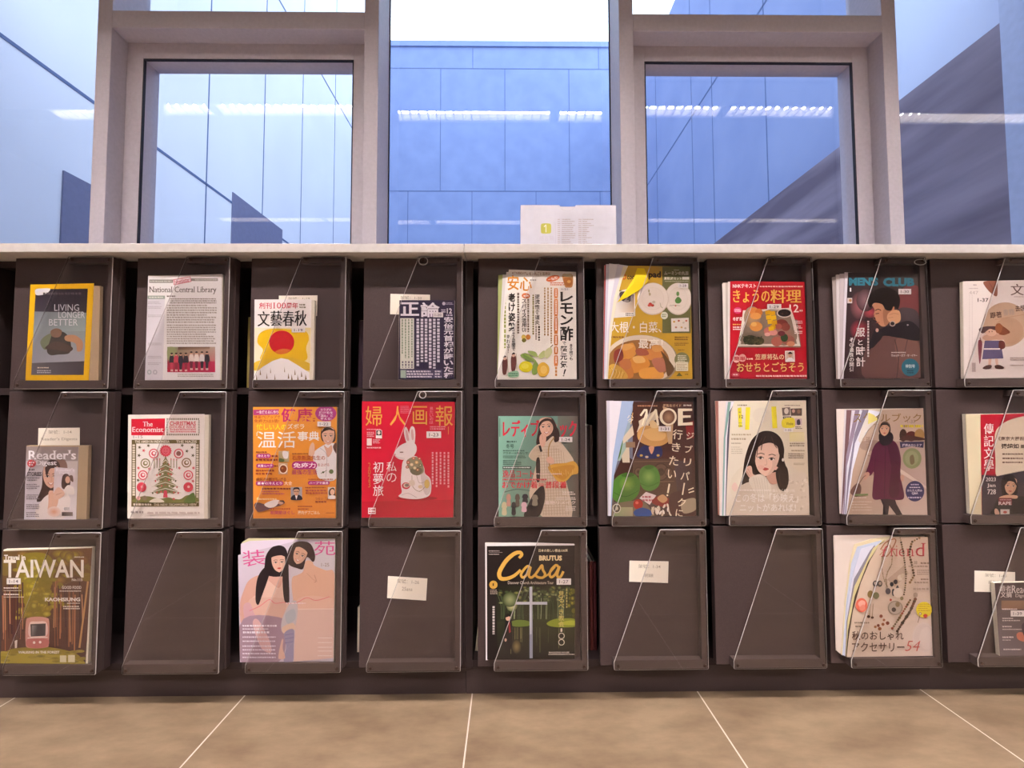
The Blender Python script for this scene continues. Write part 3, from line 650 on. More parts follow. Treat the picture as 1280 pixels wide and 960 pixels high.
def art(a):
    a.r(1058, 150, 1210, 506, '6c6c40'); a.t('ムーミンの丸皿', 1068, 175, 1198, 196, 'ece4d4', .014); a.m(1120, 166, 1148, 172, 1, 'd8d0c0'); a.t('豪華2枚セット', 1068, 206, 1160, 222, 'ece4d4', .01); a.r(1164, 205, 1200, 220, 'd8d4c4'); a.m(1072, 226, 1196, 233, 1, 'b8b49c')
    a.e(854, 206, 13, 15, 'c86428'); a.e(854, 206, 6, 7, 'e0b048'); a.t('cook', 870, 190, 926, 220, '4a2c18', .02); a.t('pad', 985, 176, 1050, 220, '38241c', .03)
    a.p([(805, 285), (910, 262), (914, 415), (800, 425)], 'e4ddd4'); a.g(815, 300, 908, 395, 'd8d0c8', '6a5c54', 'c8a888', 'e8e0d8'); a.b([(830, 290), (870, 285), (900, 310), (880, 340), (840, 330)], '4a4040'); a.t('21', 850, 300, 898, 338, '8a8078', .02); a.m(862, 396, 905, 415, 2, '4a3c38'); a.m(815, 275, 842, 287, 1, '5a4c44')
    for cx, rx, ry in ((1142, 72, 86), (1007, 84, 86)): a.e(cx, 323, rx, ry, 'd6c6b6', n=32); a.e(cx, 321, rx-3, ry-4, 'ebdfd2', n=32); a.e(cx, 322, rx*.7, ry*.7, 'd9cbbb', n=32); a.e(cx, 322, rx*.68, ry*.68, 'e9ddd0', n=32)
    for x, y, c in ((993, 350, 'c03c34'), (1005, 358, 'b84838'), (988, 358, 'd06050'), (1012, 340, 'c8b8a4')): a.e(x, y, 9, 7, c)
    a.s_([(988, 305), (985, 280)], 3, 'b0a080'); a.e(986, 280, 4, 8, 'a89c70'); a.e(992, 298, 4, 8, 'b8a880'); a.s_([(1045, 345), (1050, 365), (1060, 372)], 3, 'a8a888')
    a.b([(1125, 330), (1142, 312), (1160, 330), (1150, 346), (1132, 346)], '5c8c44'); a.e(1140, 296, 8, 12, '6c9450'); a.s_([(1095, 360), (1120, 357), (1152, 360)], 3, 'b0a898', True); a.e(1128, 360, 4, 4, 'c05040')
    a.e(1068, 412, 19, 20, 'e0e0cc'); a.m(1056, 402, 1080, 422, 2, '8c9c70'); a.p([(1104, 428), (1198, 424), (1200, 497), (1106, 498)], 'e6ddd2')
    for x, y, c in ((1120, 445, 'd0a040'), (1145, 440, 'c05848'), (1170, 450, 'c8c0b0'), (1130, 475, 'c88870'), (1160, 475, 'd8b070'), (1185, 440, 'c87058'), (1180, 480, 'b8a890')): a.e(x, y, 6, 5, c)
    a.t('大根・白菜、', 778, 445, 1052, 504, 'f0e8dc', .0); a.t('最高！', 930, 536, 1060, 588, 'f0e8dc', .005); a.m(780, 520, 855, 535, 1, '8a5c28')
    a.e(945, 655, 196, 140, '9c8c70', n=40); a.e(942, 648, 190, 132, 'dccdb8', n=40); a.e(930, 660, 165, 118, '9a6c3a', n=40)
    a.n -= .8; a.t('最高！', 930, 536, 1060, 588, 'f0e8dc', .005)
    for q, c in (([(845, 585), (900, 558), (915, 620), (850, 650)], 'dc9a48'), ([(835, 575), (870, 562), (905, 575), (860, 600)], 'e4ac60'), ([(890, 640), (960, 625), (990, 680), (910, 720), (885, 690)], 'd8923e'), ([(960, 600), (1050, 590), (1060, 630), (990, 650)], 'd08a48'), ([(940, 700), (1040, 690), (1060, 745), (950, 748)], 'e0a048'), ([(1000, 650), (1060, 640), (1090, 690), (1040, 715)], 'b8745c'), ([(915, 595), (965, 590), (985, 620), (930, 625)], 'a85c44'), ([(830, 690), (890, 680), (900, 740), (830, 748)], 'c8803c'), ([(1050, 600), (1100, 660), (1120, 700), (1085, 735), (1070, 660)], '6a4c2c'), ([(900, 635), (950, 630), (965, 660), (915, 665)], 'e8b870'), ([(1000, 575), (1045, 570), (1060, 598), (1015, 605)], 'd89c58'), ([(830, 655), (880, 645), (890, 690), (840, 700)], 'c07848')): a.b(q, c)
    a.b([(805, 600), (840, 592), (848, 640), (810, 665), (798, 640)], '84382c'); a.b([(768, 690), (800, 670), (850, 700), (870, 748), (768, 748)], 'd4a848')
    for i in range(9): a.s_([(772+i*9, 745), (790+i*8, 705+(i % 3)*8), (775+i*10, 690+i*4)], 3, 'e8c878' if i % 2 else 'b8862c', True)
    a.m(1122, 522, 1198, 546, 2, '8a6428'); a.m(1122, 556, 1196, 574, 2, '8a6428'); a.m(1140, 592, 1174, 600, 1, '8a6428'); a.e(1161, 648, 40, 40, '7c7c50'); a.m(1138, 622, 1186, 660, 4, 'd8d4bc'); a.r(1128, 660, 1194, 708, 'ddd6bc'); a.m(1134, 668, 1190, 704, 4, 'b8a888'); a.p([(1130, 735), (1147, 716), (1164, 735)], '6a6838'); a.m(1176, 720, 1196, 732, 1, '8a6c30')
cook = magazine(R1C, [(876, 146), (1207, 151), (1219, 750), (768, 750), (775, 640), (792, 470), (815, 330), (842, 225)], 'caa234', art, 'ochre cookery magazine with stewed radish, its yellow-backed corner curling forward', block=[(752, 140), (1207, 153), (1219, 751), (745, 750)],
         sheets=[([(850, 148), (900, 148), (880, 300), (800, 752), (764, 751), (775, 500), (800, 320)], 'f0e8d0'), ([(820, 136), (880, 146), (860, 300), (800, 752), (760, 751), (768, 500), (785, 320)], 'dcd8e4'), ([(776, 132), (850, 140), (830, 300), (800, 752), (754, 751)], 'f2eef2'), ([(760, 135), (830, 134), (800, 752), (748, 751)], 'd2cedc'), ([(752, 140), (790, 136), (790, 752), (744, 750)], 'b04c50')], sticker=(1142, 240, 1196, 264, '1-28'))
fl = MB(); P0 = [(868, 262), (905, 205), (925, 149), (962, 152), (986, 216), (940, 262), (880, 300), (817, 332)]; q = [onY(580+a/S, 300+b/S, .006) for a, b in P0]     # the turned-over corner, a bent sheet
ys = [.0078, .0078, .0068, .0066, .0062, .0062, .0068, .0078]; cen = onY(580+905/S, 300+228/S, .006); V = [(p.x, y, p.z) for p, y in zip(q, ys)]; cc = (cen.x, .0056, cen.z)
for i in range(8): fl.face([V[(i+1) % 8], V[i], cc], 0, ink('f0d41c'))
fl.build('turned_corner', CARD, cook, cook.location)['label'] = 'yellow underside of the curled cover corner'

def art(a):
    a.g(180, 575, 600, 748, 'c0182c', 'b01424', 'c41c34', 'b81830')
    a.t('NHKテキスト', 196, 240, 320, 262, 'f0e4e0', .02); a.m(340, 248, 570, 261, 1, 'e8c8b8')
    a.t('きょうの', 198, 272, 392, 340, 'e4b850', .006, True); a.t('料理', 398, 270, 560, 342, 'e4b850', .006, True)
    a.t('12', 498, 350, 548, 392, 'f0e8e0', .006); a.m(552, 376, 568, 390, 1, 'e8d8d0'); a.e(222, 382, 22, 17, 'd84878'); a.m(206, 374, 238, 390, 2, 'f4e0e0')
    a.t('冬野菜レシピ', 196, 418, 300, 438, 'f0e0d8', .014); a.m(196, 452, 270, 462, 1, 'e8c060'); a.m(196, 466, 256, 488, 2, 'f0e0d8')
    a.p([(244, 452), (540, 430), (560, 572), (555, 580), (225, 580), (220, 572)], '8a6c5c'); a.p([(250, 382), (505, 368), (530, 440), (556, 572), (222, 574), (240, 470)], 'ded2c4'); a.p([(268, 392), (495, 380), (512, 440), (538, 560), (238, 562), (256, 470)], '8c7a6a')
    a.so(300, 420, 45, 60, 'c8a070', '9c8470'); a.so(300, 530, 70, 36, '5a4c38', '8c7a6a'); a.so(470, 520, 70, 50, 'a06454', '8c7a6a')
    for x, y, rx, ry, c in ((305, 385, 26, 20, 'e49448'), (335, 392, 20, 20, 'd88038'), (318, 412, 30, 18, 'e8a458'), (320, 468, 34, 26, 'e0984c'), (308, 456, 16, 12, 'ecb868'), (455, 455, 36, 26, '7c3830'), (478, 470, 24, 22, '8c4438'), (440, 468, 18, 16, 'a85c4c'), (395, 492, 34, 24, 'c87870'), (412, 500, 22, 16, 'd89088'), (380, 510, 16, 10, 'e0a8a0'), (290, 540, 40, 26, '3c3c28'), (330, 545, 34, 22, '4c4830'), (430, 548, 30, 26, 'b46858'), (490, 540, 36, 26, '9c6050'), (470, 528, 20, 22, '3c5030'), (455, 505, 20, 14, '6c2c34'), (505, 560, 22, 14, 'c88868')): a.e(x, y, rx, ry, c, n=14)
    for x, y in ((368, 384), (392, 388), (372, 410), (398, 412), (380, 434), (402, 438), (394, 462), (385, 470)): a.p([(x, y), (x+28, y-4), (x+30, y+18), (x+2, y+22)], 'e8b81c' if (x+y) % 4 else 'd8a010')
    rd = a.rnd
    for i in range(40): a.e(rd.uniform(250, 350), rd.uniform(520, 562), 6, 2.5, rd.choice(['2c3020', '5c5838', '44442c']), rd.uniform(0, 3), 8); a.n -= .8
    a.n += 1
    a.e(470, 397, 40, 24, 'd8ccc0', n=28); a.e(470, 396, 35, 20, '241a18', n=28); a.e(460, 400, 6, 4, '4a3020'); a.e(482, 396, 5, 4, '3a2418')
    for y in (436, 462, 490): a.m(524, y, 566, y+18, 2, 'f0e0d8')
    a.e(214, 640, 20, 21, 'e8b8b0'); a.e(246, 636, 20, 21, 'e4a8a0'); a.t('簡単', 200, 628, 262, 650, 'c03040', .01); a.m(270, 634, 306, 648, 1, 'f0d0c0'); a.t('笠原将弘の', 313, 614, 468, 645, 'ecd8a8', .006)
    a.p([(473, 598), (523, 597), (526, 656), (475, 657)], 'ece4dc'); a.r(478, 602, 520, 652, 'd0b8a8'); a.face(500, 620, 28, 'd8a888', '2c2220'); a.b([(486, 614), (500, 603), (514, 614), (508, 610), (492, 610)], '2c2220'); a.b([(480, 652), (490, 636), (510, 636), (519, 652)], 'e8e4e4')
    a.t('おせちとごちそう', 215, 658, 572, 710, 'e8c878', .006); a.e(209, 725, 22, 12, 'd05060'); a.m(196, 719, 224, 731, 1, 'f0d0cc'); a.m(318, 724, 588, 740, 1, 'f0d8cc')
magazine(R1D, [(183, 226), (580, 230), (593, 746), (181, 747)], 'bc1a2a', art, 'red cookery magazine with a lacquer box of festive food', block=[(150, 232), (581, 232), (594, 747), (160, 748)],
         sheets=[([(172, 228), (240, 230), (240, 748), (172, 748)], 'e4dcd8'), ([(160, 233), (240, 232), (240, 748), (166, 748)], 'c8bcb4'), ([(143, 240), (200, 232), (240, 748), (158, 748)], 'e4dcd4')], sticker=(380, 348, 455, 376, '1-29'))

def art(a):
    a.gq([(812, 182), (1185, 190), (1203, 745), (788, 748)], '2c2024', '4c4440', '5c3c40', '3c2a2c')
    a.so(1150, 340, 75, 95, 'b05050', '5a3a3c'); a.so(880, 360, 60, 80, 'a8686c', '3c2a2e'); a.so(875, 490, 55, 60, 'b43c4c', '402a30'); a.so(930, 395, 40, 30, 'c04858', '6a3a40'); a.so(905, 330, 50, 60, '8a6a70', '4a3438')
    a.t("MEN'S", 816, 208, 972, 252, '34788a', .05); a.t('CLUB', 998, 210, 1165, 256, '34788a', .05)
    a.b([(905, 590), (960, 520), (1040, 480), (1130, 500), (1190, 560), (1203, 748), (905, 748)], '6a4a46'); a.b([(1060, 560), (1120, 520), (1185, 560), (1195, 700), (1100, 720)], '7c5850'); a.s_([(1060, 540), (1080, 640), (1070, 745)], 5, '4c3232', True); a.s_([(1130, 530), (1110, 620)], 4, '54383a', True)
    a.b([(1080, 380), (1130, 370), (1185, 400), (1190, 520), (1120, 470), (1085, 450)], '4a4044'); a.b([(1060, 460), (1140, 440), (1195, 490), (1190, 545), (1080, 530), (1000, 520), (970, 555), (940, 585), (930, 560), (975, 490)], '221c22')
    a.b([(960, 480), (1000, 500), (985, 540), (950, 570), (920, 600), (915, 580), (935, 530)], '2a2428')
    a.b([(938, 345), (985, 320), (1040, 350), (1055, 385), (1030, 440), (1010, 468), (985, 466), (962, 440), (956, 425), (948, 408), (952, 380)], 'c48c6c'); a.b([(1000, 380), (1045, 370), (1040, 430), (1012, 466), (1000, 440)], 'a87458'); a.e(1045, 370, 12, 18, 'c08060', -.3)
    a.b([(915, 340), (925, 300), (965, 272), (1020, 262), (1068, 285), (1088, 325), (1078, 375), (1055, 362), (1040, 385), (1010, 380), (992, 352), (950, 345), (930, 370)], '1e1614')
    a.s_([(955, 385), (972, 378), (985, 384)], 4, '2c1c18', True); a.s_([(958, 402), (975, 400)], 4, '3a2420'); a.s_([(952, 405), (946, 428), (958, 436)], 3, '9c6850', True); a.s_([(960, 450), (978, 448)], 4, '9a5448')
    a.b([(1025, 400), (1055, 382), (1085, 390), (1090, 435), (1065, 455), (1035, 450), (1018, 425)], 'd4a078'); a.s_([(1030, 408), (1055, 400), (1080, 405)], 2.5, 'a87858', True); a.s_([(1025, 425), (1050, 420)], 2.5, 'a87858')
    a.e(1047, 455, 16, 15, 'b8a8a0'); a.e(1047, 455, 11, 10, '2c2628'); a.e(965, 490, 8, 10, 'c8a090'); a.e(1128, 462, 5, 4, 'b8b0b0')
    a.r(815, 262, 832, 290, '241a1e'); a.t('1', 819, 264, 827, 284, 'f0e8e8', .02); a.r(806, 318, 832, 346, 'd8ccc8'); a.e(822, 331, 8, 8, 'b88858')
    a.v('服', 850, 474, 902, 528, 'ece4e0', .006); a.v('と', 858, 538, 892, 570, 'ece4e0', .006); a.v('時計', 850, 574, 904, 686, 'ece4e0', .006); a.v('その最良の関係', 816, 530, 842, 712, 'ece4e0', .008); a.mv(908, 440, 926, 660, 1, 'd0c4c0', .5)
    a.m(1040, 604, 1120, 613, 1, 'd8ccc8'); a.t('ウォッチ・オブ・ザ・イヤー', 1040, 617, 1178, 632, 'e8e0dc', .014); a.e(1141, 688, 47, 47, '2c6c80', n=32); a.t('特別号', 1116, 672, 1166, 692, 'd8e4e4', .02); a.m(1124, 700, 1160, 722, 2, '143c4c')
magazine(R1D, [(812, 182), (1185, 190), (1198, 745), (788, 748)], '3c2c30', art, 'dark fashion magazine of a man leaning his face beside a wristwatch', block=[(760, 190), (1185, 192), (1199, 746), (770, 749)],
         sheets=[([(795, 180), (840, 182), (840, 749), (782, 749)], 'dcd4dc'), ([(770, 188), (840, 182), (840, 749), (772, 749)], 'c4b8bc'), ([(752, 195), (800, 186), (840, 749), (764, 749)], 'd8d0d0'), ([(732, 205), (790, 190), (840, 749), (756, 749)], 'a89c98')], sticker=(1080, 269, 1148, 298, '1-30'))

def art(a):
    a.t('447', 535, 320, 590, 340, 'b8a8a4', -.01); a.m(560, 278, 582, 290, 1, 'b0a0a0'); a.m(534, 300, 588, 310, 1, 'c0b0ac'); a.t('1-37', 586, 363, 652, 386, '4a3a3c', .012)
    a.e(752, 522, 136, 134, 'c7a78c', n=40); a.e(770, 560, 90, 80, 'c09c80', n=30); a.b([(620, 268), (660, 258), (700, 258), (706, 320), (700, 352), (672, 338), (640, 305)], '8a5442'); a.s_([(655, 268), (700, 345)], 2.5, '6c3c30')
    a.t('文', 785, 278, 862, 346, '5c3830', .0, True); a.m(805, 350, 862, 360, 1, 'c0aca8')
    a.t('跟著', 660, 446, 730, 482, '5c3c34', .01, rot=-.1); a.t('書籍', 738, 428, 806, 466, 'b09c90', .004, rot=-.1); a.t('去想像', 812, 404, 898, 440, '5c3c34', .01, rot=-.1); a.s_([(690, 492), (862, 462)], 3, 'b88c70')
    a.b([(700, 520), (735, 530), (780, 565), (760, 580), (735, 585), (700, 570)], '8a4c30'); a.b([(695, 525), (720, 515), (735, 545), (715, 570)], '9c5c38')
    a.b([(605, 620), (630, 575), (700, 570), (745, 620), (748, 650), (720, 668), (690, 640), (640, 640)], 'dcc4b4'); a.b([(615, 600), (650, 578), (715, 580), (738, 612), (690, 612), (640, 618)], 'c69c84'); a.e(668, 560, 36, 32, 'dcb49c'); a.b([(592, 552), (620, 535), (690, 532), (695, 556), (660, 548), (640, 560), (615, 575)], '5c3c3c'); a.b([(690, 540), (705, 515), (735, 530), (725, 570), (700, 572)], 'a0603c'); a.e(655, 565, 3, 4, '4a3030'); a.e(672, 563, 3, 4, '4a3030')
    a.p([(628, 618), (722, 618), (740, 725), (612, 730)], '62587c'); a.b([(715, 620), (745, 625), (748, 662), (715, 668)], '6c3028'); a.p([(622, 664), (720, 664), (720, 672), (622, 672)], 'e8dcd8'); a.b([(588, 625), (610, 620), (612, 660), (602, 745), (594, 745)], '84404c'); a.s_([(600, 600), (606, 625)], 4, '6a3a34')
    a.p([(650, 728), (668, 728), (664, 770), (648, 770)], 'e0b8a4'); a.p([(688, 726), (706, 726), (710, 768), (696, 770)], 'e0b8a4'); a.b([(615, 782), (640, 766), (668, 766), (662, 785), (630, 790)], '4c2c24'); a.b([(688, 768), (715, 764), (742, 778), (735, 788), (695, 786)], '4c2c24')
    a.mv(528, 340, 560, 720, 2, 'd6c8c4', .3); a.r(550, 750, 574, 806, 'cab8b4'); a.mv(552, 754, 572, 804, 3, '8c7c78'); a.m(780, 716, 864, 740, 2, 'a8948c'); a.m(780, 760, 864, 772, 1, 'b09c94')
magazine(R1E, [(500, 262), (905, 254), (925, 840), (506, 845)], 'e6dad4', art, 'pale literary magazine with an illustrated girl carrying an umbrella beside a tan disc', block=[(497, 264), (906, 256), (926, 841), (505, 846)], back=.017)

# ---- middle row
def art(a):
    a.gq([(140, 343), (418, 345), (405, 732), (128, 732)], '9c8c88', '8c7c78', 'e8e0e4', 'dcd8e4'); a.gq([(138, 420), (415, 420), (405, 732), (128, 732)], 'c4b8bc', 'c8bcb8', 'ece4e8', 'e0dce8')
    a.b([(300, 420), (335, 405), (358, 440), (352, 480), (310, 470)], '8c6c60')
    a.b([(195, 635), (222, 560), (228, 470), (250, 425), (290, 412), (320, 450), (300, 560), (255, 600), (240, 625)], '4c3834')
    a.b([(215, 640), (255, 600), (330, 580), (370, 610), (372, 660), (330, 732), (200, 732), (190, 680)], 'ece2de'); a.b([(262, 580), (300, 590), (310, 640), (280, 700), (255, 690), (258, 640)], 'e0b49c'); a.face(272, 505, 118, 'dcae98', '3c2c28', 'b06058', smile=True)
    a.b([(243, 450), (285, 430), (302, 455), (268, 462), (250, 500)], '4c3834')
    a.p([(292, 452), (404, 462), (398, 600), (285, 592)], 'd8ccd0'); a.t("Reader's", 300, 458, 398, 476, 'f0e8ec', .01); a.t('Digest', 318, 478, 372, 492, 'f0e8ec', .01); a.b([(330, 560), (335, 500), (360, 488), (378, 520), (365, 570)], '5c4640'); a.e(362, 520, 13, 19, 'dcae98', n=14); a.b([(340, 590), (360, 550), (392, 560), (396, 598)], 'e8ded8'); a.b([(370, 500), (388, 498), (392, 530), (380, 525)], '6c5248')
    a.b([(288, 590), (310, 560), (335, 575), (345, 600), (310, 625), (290, 620)], 'e0b8a4'); a.s_([(300, 600), (330, 590)], 2.5, 'b48c78')
    a.t("Reader's", 150, 362, 406, 412, 'f4eef0', .016, True); a.t('Digest', 196, 416, 304, 450, 'f4eef0', .012, True); a.e(170, 433, 23, 21, 'cc4448'); a.m(156, 422, 184, 446, 2, 'f0d0d0')
    a.m(155, 458, 190, 474, 1, '6a6064'); a.t('STORIES', 146, 478, 224, 500, '5c5458', .03); a.m(146, 504, 212, 528, 2, '8c8488')
    for y in (540, 596, 648, 690): a.m(142, y, 212, y+30, 3, '8c848c')
    a.r(340, 666, 374, 684, 'f4f0f4'); a.mv(342, 667, 372, 683, 6, '4c4448'); a.g(332, 692, 390, 712, '4a3a34', '8a7c78', '9c908c', '3a2e2a'); a.so(290, 690, 36, 28, 'dc9c78', 'e8d4cc')
magazine(R2A, [(140, 343), (418, 345), (405, 732), (128, 732)], 'ccc2c8', art, 'small pale digest magazine with a dark-haired woman holding up another copy', block=[(140, 338), (470, 338), (458, 732), (128, 733)], edge=PAGES_TAN)

def art(a):
    a.p([(700, 194), (880, 191), (878, 282), (700, 281)], 'd02038'); a.t('The', 762, 208, 814, 234, 'f4e8e4', .006, True); a.t('Economist', 706, 237, 872, 264, 'f4e8e4', .006, True)
    rd = a.rnd
    for i in range(17): a.r(889+i*10.4, 190, 895+i*10.4, 199, '5c5438'); a.n -= .8; a.r(889+i*10.4, 273, 895+i*10.4, 282, '5c5438'); a.n -= .8
    for i in range(8): a.r(888, 202+i*9, 895, 207+i*9, '5c5438'); a.n -= .8; a.r(1058, 202+i*9, 1065, 207+i*9, '5c5438'); a.n -= .8
    a.n += 1
    a.t('CHRISTMAS', 905, 206, 1045, 229, 'd84858', .02); a.t('DOUBLE ISSUE', 905, 230, 1045, 245, 'd86070', .016); a.m(908, 246, 1045, 268, 2, 'd86070')
    a.p([(703, 305), (1066, 305), (1062, 660), (701, 662)], '6a5c38'); a.p([(727, 325), (1045, 325), (1042, 638), (725, 638)], 'f0e8e2')
    a.t('THE AMISH IN INDONESIA', 720, 308, 905, 322, 'e8dcc8', .02); a.t('THE NAZIS', 940, 308, 1050, 322, 'e8dcc8', .02); a.t('THE NEW TECHWORLD VIEW', 820, 643, 1050, 657, 'e8dcc8', .02); a.m(712, 643, 812, 657, 1, 'e8dcc8', .8); a.mv(706, 330, 722, 640, 1, 'e8dcc8', .85); a.mv(1046, 330, 1061, 640, 1, 'e8dcc8', .85)
    a.s_([(884, 395), (884, 600)], 8, '8c7c5c')
    for i, (y, hw) in enumerate(((420, 22), (448, 42), (476, 56), (508, 66), (540, 76), (572, 84))):
        a.p([(884, y-26), (884+hw, y+16), (884+hw*.72, y+12), (884+hw*.5, y+22), (884+hw*.25, y+14), (884, y+24), (884-hw*.25, y+14), (884-hw*.5, y+22), (884-hw*.72, y+12), (884-hw, y+16)], '7c7c50' if i % 2 else '8a8458')
        for k in range(-3, 4): a.e(884+k*hw*.27, y+8+abs(k)*3, 4.5, 5.5, ('d04858', 'f0e4dc', '5c5838', 'c8605c')[(k+i) % 4], n=8); a.n -= .8
        a.s_([(884-hw, y+14), (884, y-8), (884+hw, y+14)], 3, 'f0e8e0')
    for k in (-60, -45, -30, 30, 45, 60): a.s_([(884+k, 445+abs(k)*.2), (884+k, 408+abs(k)*.1)], 4, '8c8860'); a.e(884+k, 405+abs(k)*.1, 3, 5, 'd86058', n=8)
    a.p([(876, 575), (892, 575), (896, 612), (872, 612)], 'd84860')
    a.p([(886+((27 if i % 2 else 33)*math.cos(i*math.pi/16)), 364+((27 if i % 2 else 33)*math.sin(i*math.pi/16))) for i in range(32)], 'd84858'); a.e(886, 364, 21, 21, 'e4707c'); a.e(879, 358, 3, 3, 'c03048'); a.e(893, 358, 3, 3, 'c03048'); a.s_([(877, 370), (886, 376), (895, 370)], 3, 'c03048', True)
    for x, y, c, d in ((822, 378, 'd85060', 'f0e0dc'), (955, 378, 'd85060', '8c5c50'), (778, 430, '8a8058', 'f0e8e0'), (997, 427, '8a6c48', 'f0e8e0'), (765, 493, 'd85060', 'f4e4e0'), (1007, 493, 'd85060', 'f0dcd8'), (758, 557, 'd84858', 'e89098'), (1007, 557, 'd84858', 'f0c8c8')): a.e(x, y, 26, 26, c); a.e(x, y, 20, 20, 'f0e4de' if c != 'd84858' else 'd84858'); a.e(x, y, 13, 13, c if d != '8c5c50' else d); a.e(x+2, y-2, 7, 7, d)
    for x, y in ((748, 345), (795, 336), (1028, 345), (975, 335), (745, 388), (1032, 388), (742, 455), (1035, 455), (740, 520), (1032, 525), (800, 460), (960, 455), (770, 362), (1000, 365)): a.p([(x+(11 if i % 2 == 0 else 4.5)*math.cos(i*math.pi/5), y+(11 if i % 2 == 0 else 4.5)*math.sin(i*math.pi/5)) for i in range(10)], rd.choice(['5c5438', 'd06068', '5c5438'])); a.n -= .8
    a.n += 1
    a.b([(728, 638), (740, 612), (790, 605), (860, 618), (900, 612), (960, 622), (1000, 600), (1042, 605), (1042, 638)], '7a7a44'); a.b([(985, 638), (1010, 600), (1038, 588), (1042, 638)], '5c7438'); a.e(742, 616, 11, 11, 'e8a8a4'); a.e(775, 615, 12, 13, '8a7860'); a.b([(800, 636), (840, 614), (880, 636)], 'e8e0d0'); a.e(930, 620, 7, 6, 'd05860')
    a.t('1-15', 715, 282, 765, 297, 'a09490', 0); a.m(702, 680, 770, 700, 1, 'a89c98'); a.m(790, 682, 1068, 705, 1, 'd0c0b8', .5, 1.6)
magazine(R2A, [(683, 172), (1090, 168), (1088, 727), (679, 725)], 'f0e8e0', art, 'white weekly magazine with a red box and a folk-art Christmas tree', block=[(684, 175), (1112, 172), (1106, 727), (679, 726)])

